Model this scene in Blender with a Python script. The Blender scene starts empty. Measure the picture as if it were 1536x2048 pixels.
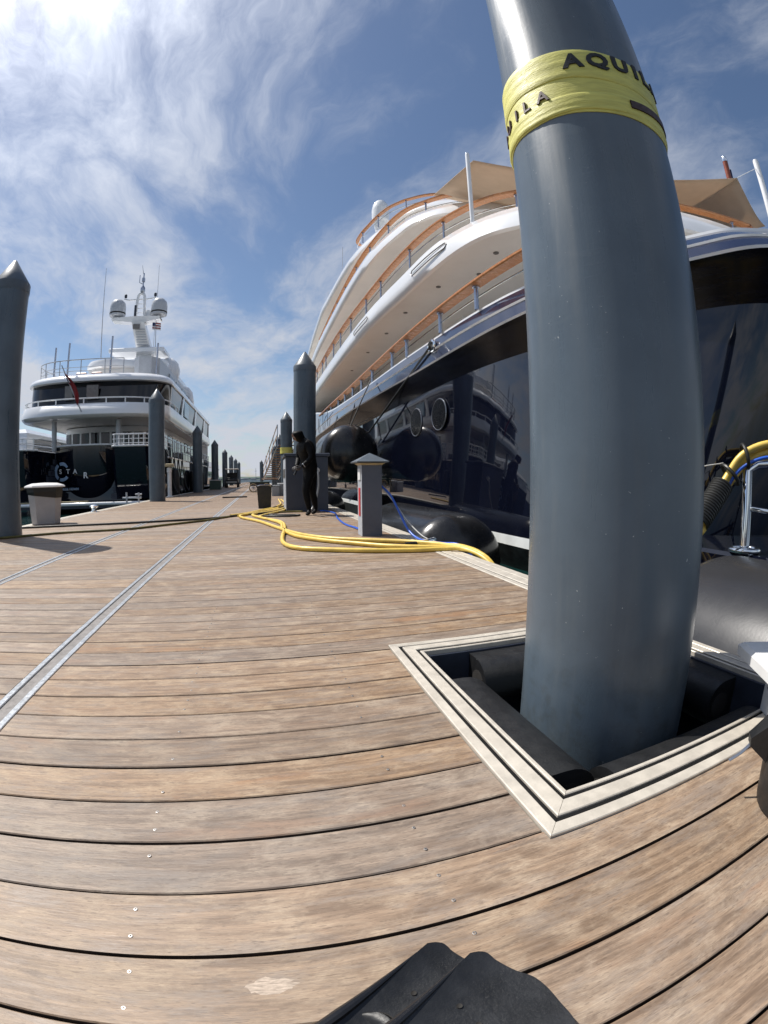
import bpy, bmesh, math, random
from math import sin, cos, pi, radians as rad
from mathutils import Vector, Matrix, noise as mnoise
random.seed(7)
sc = bpy.context.scene
col = sc.collection
# ------------------------------------------------------------------ camera (ultra-wide phone lens, fitted to the photograph)
CAMH = 0.72
YAW, PITCH, ROLL = 0.26273534, -0.0727016, -0.00827277
K = (1.06793237, 0.02227707, -0.1723502, 0.09645093)
cd = bpy.data.cameras.new('camera'); cam = bpy.data.objects.new('camera', cd); col.objects.link(cam); sc.camera = cam
cd.type = 'PANO'; cd.panorama_type = 'FISHEYE_LENS_POLYNOMIAL'
cd.sensor_fit = 'AUTO'; cd.sensor_width = 20.48; cd.sensor_height = 20.48
cd.fisheye_fov = rad(176)
cd.fisheye_polynomial_k0 = 0
cd.fisheye_polynomial_k1 = -K[0]*.1; cd.fisheye_polynomial_k2 = -K[1]*.01
cd.fisheye_polynomial_k3 = -K[2]*.001; cd.fisheye_polynomial_k4 = -K[3]*.0001
cd.clip_start = 0.02; cd.clip_end = 6000
_f = Vector((sin(YAW)*cos(PITCH), cos(YAW)*cos(PITCH), sin(PITCH)))
_r0 = Vector((cos(YAW), -sin(YAW), 0)); _u0 = _r0.cross(_f)
_r = cos(ROLL)*_r0 + sin(ROLL)*_u0; _u = -sin(ROLL)*_r0 + cos(ROLL)*_u0
_M = Matrix((_r, _u, -_f)).transposed().to_4x4(); _M.translation = (0, 0, CAMH); cam.matrix_world = _M
# ------------------------------------------------------------------ sky and sun
SUN_EL, SUN_AZ = rad(57), rad(-51.5)          # azimuth from +Y, negative to the left
S = Vector((sin(SUN_AZ)*cos(SUN_EL), cos(SUN_AZ)*cos(SUN_EL), sin(SUN_EL)))
sl = bpy.data.lights.new('sun', 'SUN'); sl.energy = 5.0; sl.angle = rad(0.53); sl.color = (1, .95, .88)
so = bpy.data.objects.new('sun', sl); col.objects.link(so)
so.rotation_euler = S.to_track_quat('Z', 'Y').to_euler(); so.location = S*60
sc.view_settings.view_transform = 'Standard'; sc.view_settings.look = 'None'
sc.view_settings.exposure = 0.26; sc.view_settings.gamma = 1; sc.view_settings.use_curve_mapping = False

class NT:
    def __init__(s, tree): s.t = tree; s.n = tree.nodes; s.l = tree.links
    def new(s, typ, **kw):
        n = s.n.new('ShaderNode'+typ)
        for k, v in kw.items():
            if hasattr(n, k): setattr(n, k, v)
        return n
    def link(s, a, b): s.l.new(a, b)
    def val(s, sock, v):
        if isinstance(v, (int, float)) or isinstance(v, tuple): sock.default_value = v
        else: s.l.new(v, sock)
    def math(s, op, a, b=0.0, c=0.0, clamp=False):
        n = s.n.new('ShaderNodeMath'); n.operation = op; n.use_clamp = clamp
        s.val(n.inputs[0], a); s.val(n.inputs[1], b)
        if op in ('MULTIPLY_ADD',): s.val(n.inputs[2], c)
        return n.outputs[0]
    def vmath(s, op, a, b=(0, 0, 0)):
        n = s.n.new('ShaderNodeVectorMath'); n.operation = op
        s.val(n.inputs[0], a); s.val(n.inputs[1], b)
        return n.outputs['Value'] if op in ('DOT_PRODUCT', 'LENGTH') else n.outputs[0]
    def noise(s, vec, scale, detail=4, rough=.55, dist=0.0):
        n = s.n.new('ShaderNodeTexNoise'); s.l.new(vec, n.inputs['Vector'])
        n.inputs['Scale'].default_value = scale; n.inputs['Detail'].default_value = detail
        n.inputs['Roughness'].default_value = rough; n.inputs['Distortion'].default_value = dist
        return n.outputs['Fac'], n.outputs['Color']
    def ramp(s, fac, lo, hi, a=0.0, b=1.0):
        n = s.n.new('ShaderNodeMapRange'); n.interpolation_type = 'SMOOTHSTEP'
        s.l.new(fac, n.inputs[0]); n.inputs[1].default_value = lo; n.inputs[2].default_value = hi
        n.inputs[3].default_value = a; n.inputs[4].default_value = b
        return n.outputs[0]
    def mix(s, fac, a, b):
        n = s.n.new('ShaderNodeMix'); n.data_type = 'RGBA'
        s.val(n.inputs[0], fac); s.val(n.inputs[6], a); s.val(n.inputs[7], b)
        return n.outputs[2]
    def scale(s, vec, xyz):
        n = s.n.new('ShaderNodeMapping'); s.l.new(vec, n.inputs[0]); n.inputs['Scale'].default_value = xyz
        return n.outputs[0]

w = bpy.data.worlds.new('World'); sc.world = w; w.use_nodes = True
N = NT(w.node_tree); N.n.clear()
sky = N.new('TexSky'); sky.sky_type = 'NISHITA'; sky.sun_disc = False
sky.sun_elevation = SUN_EL; sky.sun_rotation = SUN_AZ
sky.air_density = 1.0; sky.dust_density = .6; sky.ozone_density = 3.0; sky.altitude = 0
tc = N.new('TexCoord'); dirv = N.vmath('NORMALIZE', tc.outputs['Generated'])
sep = N.new('SeparateXYZ'); N.link(dirv, sep.inputs[0])
zz = N.math('ADD', N.math('MAXIMUM', sep.outputs[2], 0.0), 0.16)
comb = N.new('CombineXYZ')
N.link(N.math('DIVIDE', sep.outputs[0], zz), comb.inputs[0]); N.link(N.math('DIVIDE', sep.outputs[1], zz), comb.inputs[1])
P = comb.outputs[0]
rot = N.new('Mapping'); N.link(P, rot.inputs[0]); rot.inputs['Rotation'].default_value = (0, 0, rad(-30)); rot.inputs['Scale'].default_value = (1.0, .66, 1); rot.inputs['Location'].default_value = (9.2, 1.1, 0)
_, wc = N.noise(rot.outputs[0], 1.1, 5, .55)
warp = N.vmath('ADD', rot.outputs[0], N.vmath('MULTIPLY', N.vmath('SUBTRACT', wc, (.5, .5, .5)), (.62, .62, 0)))
big, _ = N.noise(rot.outputs[0], 0.62, 3, .5)
fine, _ = N.noise(N.scale(warp, (1.0, .72, 1)), 1.9, 14, .63, .15)
puff, _ = N.noise(N.scale(warp, (1.0, .85, 1)), 6.5, 8, .66, .1)
wisp = N.math('ADD', N.math('ADD', N.math('MULTIPLY', big, .52), N.math('MULTIPLY', fine, .62)), N.math('MULTIPLY', puff, .14))
cl = N.ramp(wisp, .572, .79)
low = N.ramp(sep.outputs[2], 0.0, .55, .50, 0.0)          # thin veil thickening towards the horizon
sund = N.math('MAXIMUM', N.vmath('DOT_PRODUCT', dirv, tuple(S)), 0.0)
cl = N.math('ADD', N.math('MULTIPLY', cl, .86), N.math('MULTIPLY', low, N.ramp(fine, .36, .60)), clamp=True)
sun1 = N.math('POWER', sund, 9.0); sun2 = N.math('POWER', sund, 70.0)
lum = N.math('ADD', N.math('ADD', .55, N.math('MULTIPLY', sun1, .9)), N.math('MULTIPLY', sun2, 4.5))
ccn = N.new('VectorMath'); ccn.operation = 'SCALE'; ccn.inputs[0].default_value = (.90, .95, 1.06); N.link(lum, ccn.inputs['Scale'])
bg1 = N.new('Background'); N.link(sky.outputs[0], bg1.inputs[0]); bg1.inputs[1].default_value = .086
bg2 = N.new('Background'); N.link(ccn.outputs[0], bg2.inputs[0]); bg2.inputs[1].default_value = 1.0
mx = N.new('MixShader'); N.link(cl, mx.inputs[0]); N.link(bg1.outputs[0], mx.inputs[1]); N.link(bg2.outputs[0], mx.inputs[2])
wo = N.new('OutputWorld'); N.link(mx.outputs[0], wo.inputs[0])

# ------------------------------------------------------------------ materials
MATS = {}
def mat(name, base, rough=.5, metal=0.0, var=.12, vscale=6.0, bump=0.0, bscale=60.0, coat=0.0, spec=.5, stretch=(1, 1, 1), trans=0.0):
    m = bpy.data.materials.new(name); m.use_nodes = True; t = NT(m.node_tree)
    b = t.n['Principled BSDF']; g = t.new('NewGeometry'); pos = t.scale(g.outputs['Position'], stretch)
    f1, _ = t.noise(pos, vscale, 5, .6)
    dark = tuple(c*(1-var*1.6) for c in base)+(1,); lite = tuple(min(1, c*(1+var)) for c in base)+(1,)
    t.link(t.mix(t.ramp(f1, .28, .72), dark, lite), b.inputs['Base Color'])
    b.inputs['Metallic'].default_value = metal; b.inputs['Specular IOR Level'].default_value = spec
    f2, _ = t.noise(pos, vscale*3.1, 4, .6)
    t.link(t.ramp(f2, .2, .8, max(.01, rough*.8), min(1, rough*1.25)), b.inputs['Roughness'])
    b.inputs['Coat Weight'].default_value = coat; b.inputs['Coat Roughness'].default_value = .03
    if trans: b.inputs['Transmission Weight'].default_value = trans
    if bump:
        f3, _ = t.noise(pos, bscale, 4, .6); bn = t.new('Bump'); bn.inputs['Strength'].default_value = bump; bn.inputs['Distance'].default_value = .01
        t.link(f3, bn.inputs['Height']); t.link(bn.outputs[0], b.inputs['Normal'])
    MATS[name] = m; return m

def wood_mat(name, cols, fx, fy, rnd=True, rough=.52):
    m = bpy.data.materials.new(name); m.use_nodes = True; t = NT(m.node_tree)
    b = t.n['Principled BSDF']; g = t.new('NewGeometry'); oi = t.new('ObjectInfo')
    off = t.new('CombineXYZ')
    r = oi.outputs['Random']
    t.link(t.math('MULTIPLY', r, 37.0), off.inputs[0]); t.link(t.math('MULTIPLY', r, 11.0), off.inputs[2])
    pos = t.vmath('ADD', g.outputs['Position'], off.outputs[0])
    grain, _ = t.noise(t.scale(pos, (fx, fy, fy)), 1.0, 8, .68, .25)
    pores, _ = t.noise(t.scale(pos, (fx*9, fy*3.4, fy)), 1.0, 2, .5)
    blot, _ = t.noise(t.scale(pos, (8.0, 15, 5)), 1.0, 10, .72, .35)
    dirt, _ = t.noise(t.scale(pos, (9, 34, 9)), 1.0, 8, .74, .3)
    grey, _ = t.noise(t.scale(pos, (3.2, 13, 5)), 1.3, 9, .74, .3)
    stain, _ = t.noise(t.scale(pos, (2.0, 6.5, 3)), 1.0, 5, .6, .5)
    dash, _ = t.noise(t.scale(pos, (62, 420, 40)), 1.0, 1, .4)
    fib, _ = t.noise(t.scale(pos, (34, 480, 60)), 1.0, 5, .75)
    c = t.mix(t.ramp(grain, .34, .68), cols[0], cols[1])
    c = t.mix(t.ramp(blot, .42, .70, 0, .80), c, cols[2])
    c = t.mix(t.ramp(grey, .47, .66, 0, .75), c, (.240, .200, .168, 1) if rnd else cols[2])
    c = t.mix(t.ramp(stain, .57, .70, 0, .60), c, cols[3])
    c = t.mix(t.ramp(pores, .62, .70, 0, .45), c, cols[4])
    if rnd: c = t.mix(t.ramp(dirt, .53, .70, 0, .62), c, (.095, .072, .058, 1))
    c = t.mix(t.ramp(dash, .66, .76, 0, .60 if rnd else 0.0), c, cols[4])
    c = t.mix(t.ramp(fib, .35, .70, .50 if rnd else .1, 0.0), c, cols[0])
    if rnd:
        hv = t.new('HueSaturation'); t.link(c, hv.inputs['Color'])
        t.link(t.math('MULTIPLY_ADD', r, .28, .80), hv.inputs['Value'])
        wn = t.new('TexWhiteNoise'); wn.noise_dimensions = '1D'; t.link(r, wn.inputs['W'])
        t.link(t.math('MULTIPLY_ADD', wn.outputs[0], .34, .78), hv.inputs['Saturation'])
        c = hv.outputs[0]
    t.link(c, b.inputs['Base Color'])
    t.link(t.ramp(blot, .2, .8, rough-.10, rough+.14), b.inputs['Roughness'])
    b.inputs['Specular IOR Level'].default_value = .55
    bn = t.new('Bump'); bn.inputs['Strength'].default_value = .6; bn.inputs['Distance'].default_value = .002
    t.link(t.math('ADD', grain, t.math('MULTIPLY', pores, -.5)), bn.inputs['Height']); t.link(bn.outputs[0], b.inputs['Normal'])
    MATS[name] = m; return m
W5 = ((.150, .098, .062, 1), (.365, .252, .162, 1), (.48, .375, .265, 1), (.32, .165, .078, 1), (.060, .038, .026, 1))
wood_mat('decking', W5, 4.5, 70, rough=.56)
mat('plank_edge_shade', (.050, .033, .023), .8, var=.3, vscale=20)  # plank sides darkened to paint in the shade of the gaps
def pile_mat():
    m = mat('pile_paint', (.080, .108, .136), .33, var=.10, vscale=2.2); t = NT(m.node_tree); b = t.n['Principled BSDF']
    g = t.new('NewGeometry'); pos = g.outputs['Position']
    src = b.inputs['Base Color'].links[0].from_socket
    streak, _ = t.noise(t.scale(pos, (11, 11, .9)), 1.0, 6, .65, .3); c = t.mix(t.ramp(streak, .50, .76, 0, .38), src, (.125, .145, .155, 1))
    scuff, _ = t.noise(t.scale(pos, (5, 5, 26)), 1.0, 6, .7, 1.5); c = t.mix(t.ramp(scuff, .66, .76, 0, .35), c, (.030, .040, .052, 1))
    chip, _ = t.noise(pos, 95.0, 2, .5); patch, _ = t.noise(pos, 3.2, 3, .5)
    c = t.mix(t.math('MULTIPLY', t.ramp(chip, .735, .76), t.ramp(patch, .50, .62)), c, (.42, .44, .44, 1))
    grime, _ = t.noise(pos, 14.0, 5, .7); c = t.mix(t.math('MULTIPLY', t.ramp(grime, .45, .7, 0, .45), t.ramp(t.vmath('DOT_PRODUCT', pos, (0, 0, 1)), .40, -.1)), c, (.05, .055, .05, 1))
    t.link(c, b.inputs['Base Color'])
    t.link(t.math('ADD', t.ramp(streak, .3, .75, .25, .44), t.math('MULTIPLY', t.ramp(scuff, .55, .75), .12)), b.inputs['Roughness'])
    bn = t.new('Bump'); bn.inputs['Strength'].default_value = .22; bn.inputs['Distance'].default_value = .015
    dent, _ = t.noise(t.scale(pos, (2.4, 2.4, 1.1)), 1.0, 3, .5); t.link(t.math('ADD', dent, t.math('MULTIPLY', chip, .04)), bn.inputs['Height']); t.link(bn.outputs[0], b.inputs['Normal'])
pile_mat()
mat('scrape', (.42, .34, .27), .8, var=.25, vscale=60, stretch=(1, 6, 1))
mat('pile_cap', (.085, .105, .125), .42, var=.10, vscale=4)
mat('tape_yellow', (.60, .57, .14), .55, var=.10, vscale=9, bump=.25, bscale=30, stretch=(1, 1, 6))
mat('ink', (.010, .011, .013), .6, var=.2, vscale=40)
mat('ink_brown', (.045, .016, .014), .55, var=.2, vscale=20)
mat('alu_cream', (.60, .55, .47), .38, metal=.25, var=.10, vscale=14, bump=.08, bscale=120)
mat('alu', (.50, .52, .54), .33, metal=.55, var=.10, vscale=18, bump=.08, bscale=150)
mat('seam_rubber', (.20, .185, .175), .7, var=.15, vscale=20)
mat('navy_wall', (.028, .035, .055), .5, var=.2, vscale=6)
mat('groove_black', (.006, .006, .006), .8, spec=.2)
mat('rubber', (.012, .0125, .0135), .46, var=.25, vscale=8, bump=.12, bscale=70)
mat('rubber_shiny', (.012, .012, .013), .23, var=.25, vscale=5, bump=.05, bscale=40, coat=.1)
mat('fender_grey', (.028, .028, .030), .27, var=.10, vscale=.7, bump=.03, bscale=60)
mat('white_plastic', (.72, .72, .71), .4, var=.06)
mat('under', (.02, .018, .016), .9)
mat('screw', (.40, .38, .36), .45, metal=1, var=.1, vscale=80)
mat('hull_navy', (.0034, .0045, .011), .022, var=.12, vscale=1.5, coat=.40, spec=.5)
mat('hull_soffit', (.004, .005, .010), .20, var=.4, vscale=4, spec=.25, stretch=(1, .3, 4))
mat('hull_band', (.014, .019, .045), .08, var=.08, vscale=1, coat=.6)
mat('gel_white', (.80, .81, .82), .16, var=.03, vscale=.8, coat=.6)
mat('ceiling_cream', (.74, .72, .69), .4, var=.04, vscale=.7)
mat('boot_white', (.74, .76, .74), .35, var=.08, vscale=3)
mat('antifoul', (.014, .020, .020), .55, var=.5, vscale=5, bump=.2, bscale=20)
mat('port_black', (.002, .002, .003), .25, spec=.08)
mat('port_rim', (.20, .21, .23), .3, metal=.8)
mat('chrome', (.80, .82, .84), .07, metal=1, var=.04)
mat('steel', (.42, .44, .50), .22, metal=.9, var=.08)
wood_mat('teak', ((.40, .15, .042, 1), (.52, .22, .075, 1), (.50, .23, .09, 1), (.40, .12, .026, 1), (.34, .12, .04, 1)), 1.5, 9, rnd=False, rough=.22)
mat('glass_dark', (.005, .006, .009), .05, var=.1, coat=.15)
mat('canvas', (.60, .50, .40), .8, var=.05, vscale=3, bump=.15, bscale=25)
_m = MATS['canvas']; _t = NT(_m.node_tree); _b = _t.n['Principled BSDF']; _o = _t.n['Material Output']
_tr = _t.new('BsdfTranslucent'); _tr.inputs[0].default_value = (.62, .50, .38, 1); _mx = _t.new('MixShader'); _mx.inputs[0].default_value = .38
_t.link(_b.outputs[0], _mx.inputs[1]); _t.link(_tr.outputs[0], _mx.inputs[2]); _t.link(_mx.outputs[0], _o.inputs[0])
mat('water_dark', (.01, .03, .03), .04)
mat('cable_yellow', (.70, .49, .10), .38, var=.10, vscale=8)
mat('cable_black', (.014, .014, .012), .45, var=.2)
mat('cable_olive', (.12, .10, .02), .45, var=.3, vscale=5)
mat('hose_blue', (.02, .10, .50), .35, var=.12)
mat('hose_grey', (.42, .42, .40), .45, var=.1)
mat('cabinet_grey', (.046, .056, .080), .42, var=.08, vscale=3)
mat('post_grey', (.085, .095, .125), .45, var=.06, vscale=3)
mat('lit_grey', (.40, .43, .47), .4, var=.06)
mat('red_paint', (.50, .02, .03), .45, var=.1)
mat('bin_taupe', (.42, .395, .39), .5, var=.05)
mat('bin_lid', (.62, .60, .58), .4, var=.05)
mat('bag_black', (.012, .011, .011), .42, bump=.6, bscale=14)
mat('wetsuit', (.0022, .0022, .0026), .55, var=.35, vscale=12, bump=.7, bscale=18, spec=.14)
mat('skin', (.19, .115, .085), .5, var=.1)
mat('glove', (.04, .035, .035), .6)
mat('emblem_blue', (.30, .42, .58), .4, var=.05)
mat('letter_white', (.78, .80, .80), .35, var=.03)
mat('flag_red', (.25, .012, .016), .7, var=.2, vscale=4)
mat('flag_blue', (.012, .025, .10), .7)
mat('flag_white', (.75, .74, .72), .7)
mat('grey_white', (.45, .47, .50), .3, var=.05)
mat('window_blue', (.35, .55, .66), .1, var=.1)
mat('mast_brown', (.22, .05, .02), .3)
mat('far_hull', (.13, .16, .25), .25, var=.05)
mat('cart_dark', (.018, .02, .022), .5)
mat('cart_green', (.05, .09, .075), .5)
mat('tyre', (.02, .02, .02), .8)
mat('tan', (.42, .34, .20), .6)
mat('foliage', (.05, .085, .06), .8, var=.4, vscale=.2)
mat('far_grey', (.30, .33, .35), .7, var=.2, vscale=.3)
mat('lamp_lens', (.16, .15, .14), .3)
mat('stair_wood', (.30, .18, .10), .5, var=.2)
# water
m = bpy.data.materials.new('water'); m.use_nodes = True; t = NT(m.node_tree); b = t.n['Principled BSDF']
b.inputs['Base Color'].default_value = (.006, .026, .025, 1); b.inputs['Roughness'].default_value = .04; b.inputs['IOR'].default_value = 1.33
g = t.new('NewGeometry'); f1, _ = t.noise(t.scale(g.outputs['Position'], (1, 1, 1)), 1.6, 5, .6, .4)
bn = t.new('Bump'); bn.inputs['Strength'].default_value = .45; bn.inputs['Distance'].default_value = .12; t.link(f1, bn.inputs['Height']); t.link(bn.outputs[0], b.inputs['Normal'])
MATS['water'] = m

# ------------------------------------------------------------------ mesh helpers
class MB:
    def __init__(s): s.v = []; s.f = []
    def add(s, vs, fs):
        o = len(s.v); s.v += [tuple(p) for p in vs]; s.f += [tuple(i+o for i in f) for f in fs]; return s
    def box(s, x0, x1, y0, y1, z0, z1, ch=0.0):
        if ch <= 0:
            vs = [(x, y, z) for x in (x0, x1) for y in (y0, y1) for z in (z0, z1)]
            return s.add(vs, [(0, 1, 3, 2), (4, 6, 7, 5), (0, 4, 5, 1), (2, 3, 7, 6), (0, 2, 6, 4), (1, 5, 7, 3)])
        c = min(ch, (x1-x0)/2.01, (y1-y0)/2.01)
        lo = [(x0, y0), (x1, y0), (x1, y1), (x0, y1)]; hi = [(x0+c, y0+c), (x1-c, y0+c), (x1-c, y1-c), (x0+c, y1-c)]
        vs = [(x, y, z0) for x, y in lo]+[(x, y, z1-c) for x, y in lo]+[(x, y, z1) for x, y in hi]
        fs = [(3, 2, 1, 0), (8, 9, 10, 11)]
        for k in range(4):
            j = (k+1) % 4; fs += [(k, j, j+4, k+4), (k+4, j+4, j+8, k+8)]
        return s.add(vs, fs)
    def prism(s, poly, z0, z1):
        n = len(poly); vs = [(x, y, z0) for x, y in poly]+[(x, y, z1) for x, y in poly]
        return s.add(vs, [tuple(range(n-1, -1, -1)), tuple(range(n, 2*n))]+[(k, (k+1) % n, (k+1) % n+n, k+n) for k in range(n)])
    def tube(s, path, r, n=10, caps=True, closed=False):
        path = [Vector(p) for p in path]; m = len(path)
        rr = r if isinstance(r, (list, tuple)) else [r]*m
        vs = []; prev = None
        for i, p in enumerate(path):
            if closed: d = path[(i+1) % m]-path[i-1]
            else: d = path[min(i+1, m-1)]-path[max(i-1, 0)]
            if d.length < 1e-9: d = Vector((0, 0, 1))
            d.normalize()
            if prev is None:
                a = Vector((0, 0, 1)) if abs(d.z) < .9 else Vector((1, 0, 0)); u = d.cross(a).normalized()
            else:
                u = prev-d*prev.dot(d); u = u.normalized() if u.length > 1e-6 else d.orthogonal().normalized()
            prev = u; q = d.cross(u)
            vs += [p+(u*cos(2*pi*k/n)+q*sin(2*pi*k/n))*rr[i] for k in range(n)]
        fs = []
        for i in range(m if closed else m-1):
            j = (i+1) % m
            fs += [(i*n+k, i*n+(k+1) % n, j*n+(k+1) % n, j*n+k) for k in range(n)]
        if caps and not closed: fs += [tuple(range(n-1, -1, -1)), tuple(range((m-1)*n, m*n))]
        return s.add(vs, fs)
    def lathe(s, prof, n=32, o=(0, 0, 0), axis='Z'):
        vs = []; m = len(prof)
        for r, h in prof:
            for k in range(n):
                a = 2*pi*k/n; c_, s_ = r*cos(a), r*sin(a)
                p = (c_, s_, h) if axis == 'Z' else ((c_, h, s_) if axis == 'Y' else (h, c_, s_))
                vs.append((p[0]+o[0], p[1]+o[1], p[2]+o[2]))
        fs = [(i*n+k, i*n+(k+1) % n, (i+1)*n+(k+1) % n, (i+1)*n+k) for i in range(m-1) for k in range(n)]
        fs += [tuple(range(n-1, -1, -1)), tuple(range((m-1)*n, m*n))]
        return s.add(vs, fs)
    def loft(s, rings, closed=False):
        n = len(rings[0]); vs = [p for r in rings for p in r]; fs = []
        for i in range(len(rings)-1):
            for k in range(n if closed else n-1):
                j = (k+1) % n; fs.append((i*n+k, i*n+j, (i+1)*n+j, (i+1)*n+k))
        return s.add(vs, fs)
    def mesh(s, name, mt, smooth=False, angle=35):
        me = bpy.data.meshes.new(name); me.from_pydata(s.v, [], s.f); me.validate()
        bm = bmesh.new(); bm.from_mesh(me); bmesh.ops.recalc_face_normals(bm, faces=bm.faces); bm.to_mesh(me); bm.free()
        me.materials.append(MATS[mt] if isinstance(mt, str) else mt)
        if smooth:
            me.shade_smooth()
            try: me.set_sharp_from_angle(angle=rad(angle))
            except Exception: pass
        return me
    def build(s, name, mt, parent=None, smooth=False, angle=35, loc=None):
        return link(name, s.mesh(name, mt, smooth, angle), parent, loc)
def link(name, data, parent=None, loc=None):
    o = bpy.data.objects.new(name, data); col.objects.link(o)
    if parent: o.parent = parent
    if loc is not None: o.location = loc
    return o
def tag(o, label, cat, group=None):
    o['label'] = label; o['category'] = cat
    if group: o['group'] = group
    return o
def thing(name, loc, label, cat, group=None):
    o = bpy.data.objects.new(name, None); col.objects.link(o); o.location = loc; o.empty_display_size = .2
    return tag(o, label, cat, group)
def struct(o, label=None):
    o['kind'] = 'structure'
    if label: o['label'] = label
    return o
def smooth_path(pts, k=6, closed=False):
    P = [Vector(p) for p in pts]; n = len(P); out = []
    for i in range(n if closed else n-1):
        if closed: a, b_, c_, d = P[i-1], P[i], P[(i+1) % n], P[(i+2) % n]
        else: a, b_, c_, d = P[max(i-1, 0)], P[i], P[i+1], P[min(i+2, n-1)]
        for j in range(k):
            u = j/k
            out.append(.5*((2*b_)+(-a+c_)*u+(2*a-5*b_+4*c_-d)*u*u+(-a+3*b_-3*c_+d)*u**3))
    if not closed: out.append(P[-1])
    return out
def copy_tree(o, parent=None):
    c = o.copy(); col.objects.link(c); c.parent = parent
    for ch in list(o.children): copy_tree(ch, c)
    return c
def text_mesh(txt, size, bold=0.0, extrude=.002, spacing=1.0):
    cu = bpy.data.curves.new('text', 'FONT'); cu.body = txt; cu.size = size; cu.extrude = extrude; cu.offset = bold; cu.resolution_u = 3; cu.space_character = spacing
    ob = bpy.data.objects.new('text', cu); col.objects.link(ob)
    dg = bpy.context.evaluated_depsgraph_get(); me = bpy.data.meshes.new_from_object(ob.evaluated_get(dg))
    bpy.data.objects.remove(ob); bpy.data.curves.remove(cu)
    return me

# ------------------------------------------------------------------ water, far shore
wb = MB(); wb.add([(-1500, -400, -.65), (1500, -400, -.65), (1500, 2600, -.65), (-1500, 2600, -.65)], [(0, 1, 2, 3)])
struct(wb.build('water', 'water'))
rs = random.Random(3)
b = MB(); top = []
xs = [-300+i*6 for i in range(130)]
lo = [(x, 330, -.7) for x in xs]; mid = [(x, 334, 1.6) for x in xs]
hi = [(x, 345, 3.0+2.2*mnoise.noise((x*.03, 1, 0))+1.6*mnoise.noise((x*.17, 4, 0))) for x in xs]; bk = [(x, 390, 0) for x in xs]
b.loft([lo, mid, hi, bk]); fs = b.build('hills', 'foliage'); struct(fs)
b = MB(); b.box(-60, 60, 322, 326, 1.2, 1.9)
for k in range(13): b.box(-60+k*10, -59+k*10, 323, 325, -.7, 1.2)
tag(b.build('pier_bridge', 'far_grey'), 'pale low bridge on posts far off at the end of the dock', 'bridge')
for k, (x, y, L) in enumerate(((-9.5, 250, 9), (-6.0, 215, 6), (-3.4, 270, 8), (2.5, 240, 7))):
    bt = thing('motor_boat', (x, y, -.65), ['small white motor boat far off, leftmost beyond the dock end', 'smallest white motor boat far off beyond the dock end', 'white motor boat far off in line with the dock end', 'white motor boat far off just left of the boarding ladder'][k], 'boat', 'boats far off')
    hb = MB(); hb.loft([[(-L/2, -1, 0), (-L/2, 1, 0), (L*.3, 1, 0), (L/2, 0, 0), (L*.3, -1, 0)], [(-L/2, -1.2, 1.1), (-L/2, 1.2, 1.1), (L*.35, 1.2, 1.3), (L/2+.5, 0, 1.5), (L*.35, -1.2, 1.3)]], closed=True); hb.build('hull', 'gel_white', bt)
    hb = MB(); hb.box(-L*.25, L*.15, -.8, .8, 1.1, 2.3, .2); hb.build('cabin', 'far_grey', bt)
b = MB(); b.tube([(-2.0, 228, -.6), (-2.0, 228, 6.2)], .09, 6); b.box(-2.6, -1.4, 227.9, 228.1, 4.8, 4.9)
tag(b.build('signal_mast', 'far_grey'), 'thin grey mast standing far off beyond the dock', 'mast')

# ------------------------------------------------------------------ dock
PITCH_Y = 0.1455; PH = 0.9466; GAP = .0066
XL, S2, S1, XR, XO = -4.30, -2.09, -0.91, 1.64, 1.90
FX0, FX1, FY0, FY1 = 0.513, 1.785, 0.628, 1.852      # frame round the pile
db = MB(); db.box(XL-.16, FX0+.03, -3, 150, -.55, -.075); db.box(FX0+.03, XO-.03, FY1-.02, 150, -.55, -.075); db.box(FX0+.03, XO-.03, -3, FY0+.03, -.55, -.075)
dock = struct(db.build('dock', 'under'))
cols3 = [(XL, S2-.055), (S2+.055, S1-.055), (S1+.055, XR-.004)]
def edge_shade(me):  # gives upright plank faces the painted gap shade
    me.materials.append(MATS['plank_edge_shade'])
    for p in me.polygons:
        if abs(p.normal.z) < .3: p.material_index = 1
def plank_mesh(x0, x1, d=PITCH_Y-GAP):
    b = MB(); b.box(x0, x1, -d/2, d/2, -.03, 0, .0025); me = b.mesh('plank', 'decking'); edge_shade(me); return me
PM = [plank_mesh(*c) for c in cols3]; PSHORT = plank_mesh(cols3[2][0], FX0-.002)
rp = random.Random(11)
far = MB(); NEAR = 12.6
k0 = int((-1.3-PH)/PITCH_Y)
for k in range(k0, 1030):
    y0 = PH+k*PITCH_Y; yc = y0+PITCH_Y/2; y1 = y0+PITCH_Y
    for ci, (xa, xb) in enumerate(cols3):
        if yc < NEAR:
            me = PM[ci]; parts = []
            if ci == 2 and y1 > FY0 and y0 < FY1:
                ya, yb = y0+GAP/2, y1-GAP/2; xe = XR-.004; xn = FX0-.002
                if y0 < FY0-.02: parts = [(None, [(xa, ya), (xe, ya), (xe, FY0-.002), (xn, FY0-.002), (xn, yb), (xa, yb)])]
                elif y1 > FY1+.02: parts = [(None, [(xa, ya), (xn, ya), (xn, FY1+.002), (xe, FY1+.002), (xe, yb), (xa, yb)])]
                else: parts = [(PSHORT, yc)]
            else: parts = [(me, yc)]
            for me_, q in parts:
                if me_ is None:
                    b = MB(); b.prism(q, -.03, -.0003); o = b.build('plank', 'decking', dock); edge_shade(o.data)
                else:
                    o = link('plank', me_, dock, (0, q, rp.uniform(-.0012, .0008)))
                    o.rotation_euler = (rp.uniform(-.006, .006), 0, rp.uniform(-.0004, .0004))
        else:
            dz = rp.uniform(-.0015, .001); far.box(xa, xb, y0+GAP/2, y1-GAP/2, -.03+dz, dz)
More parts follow.
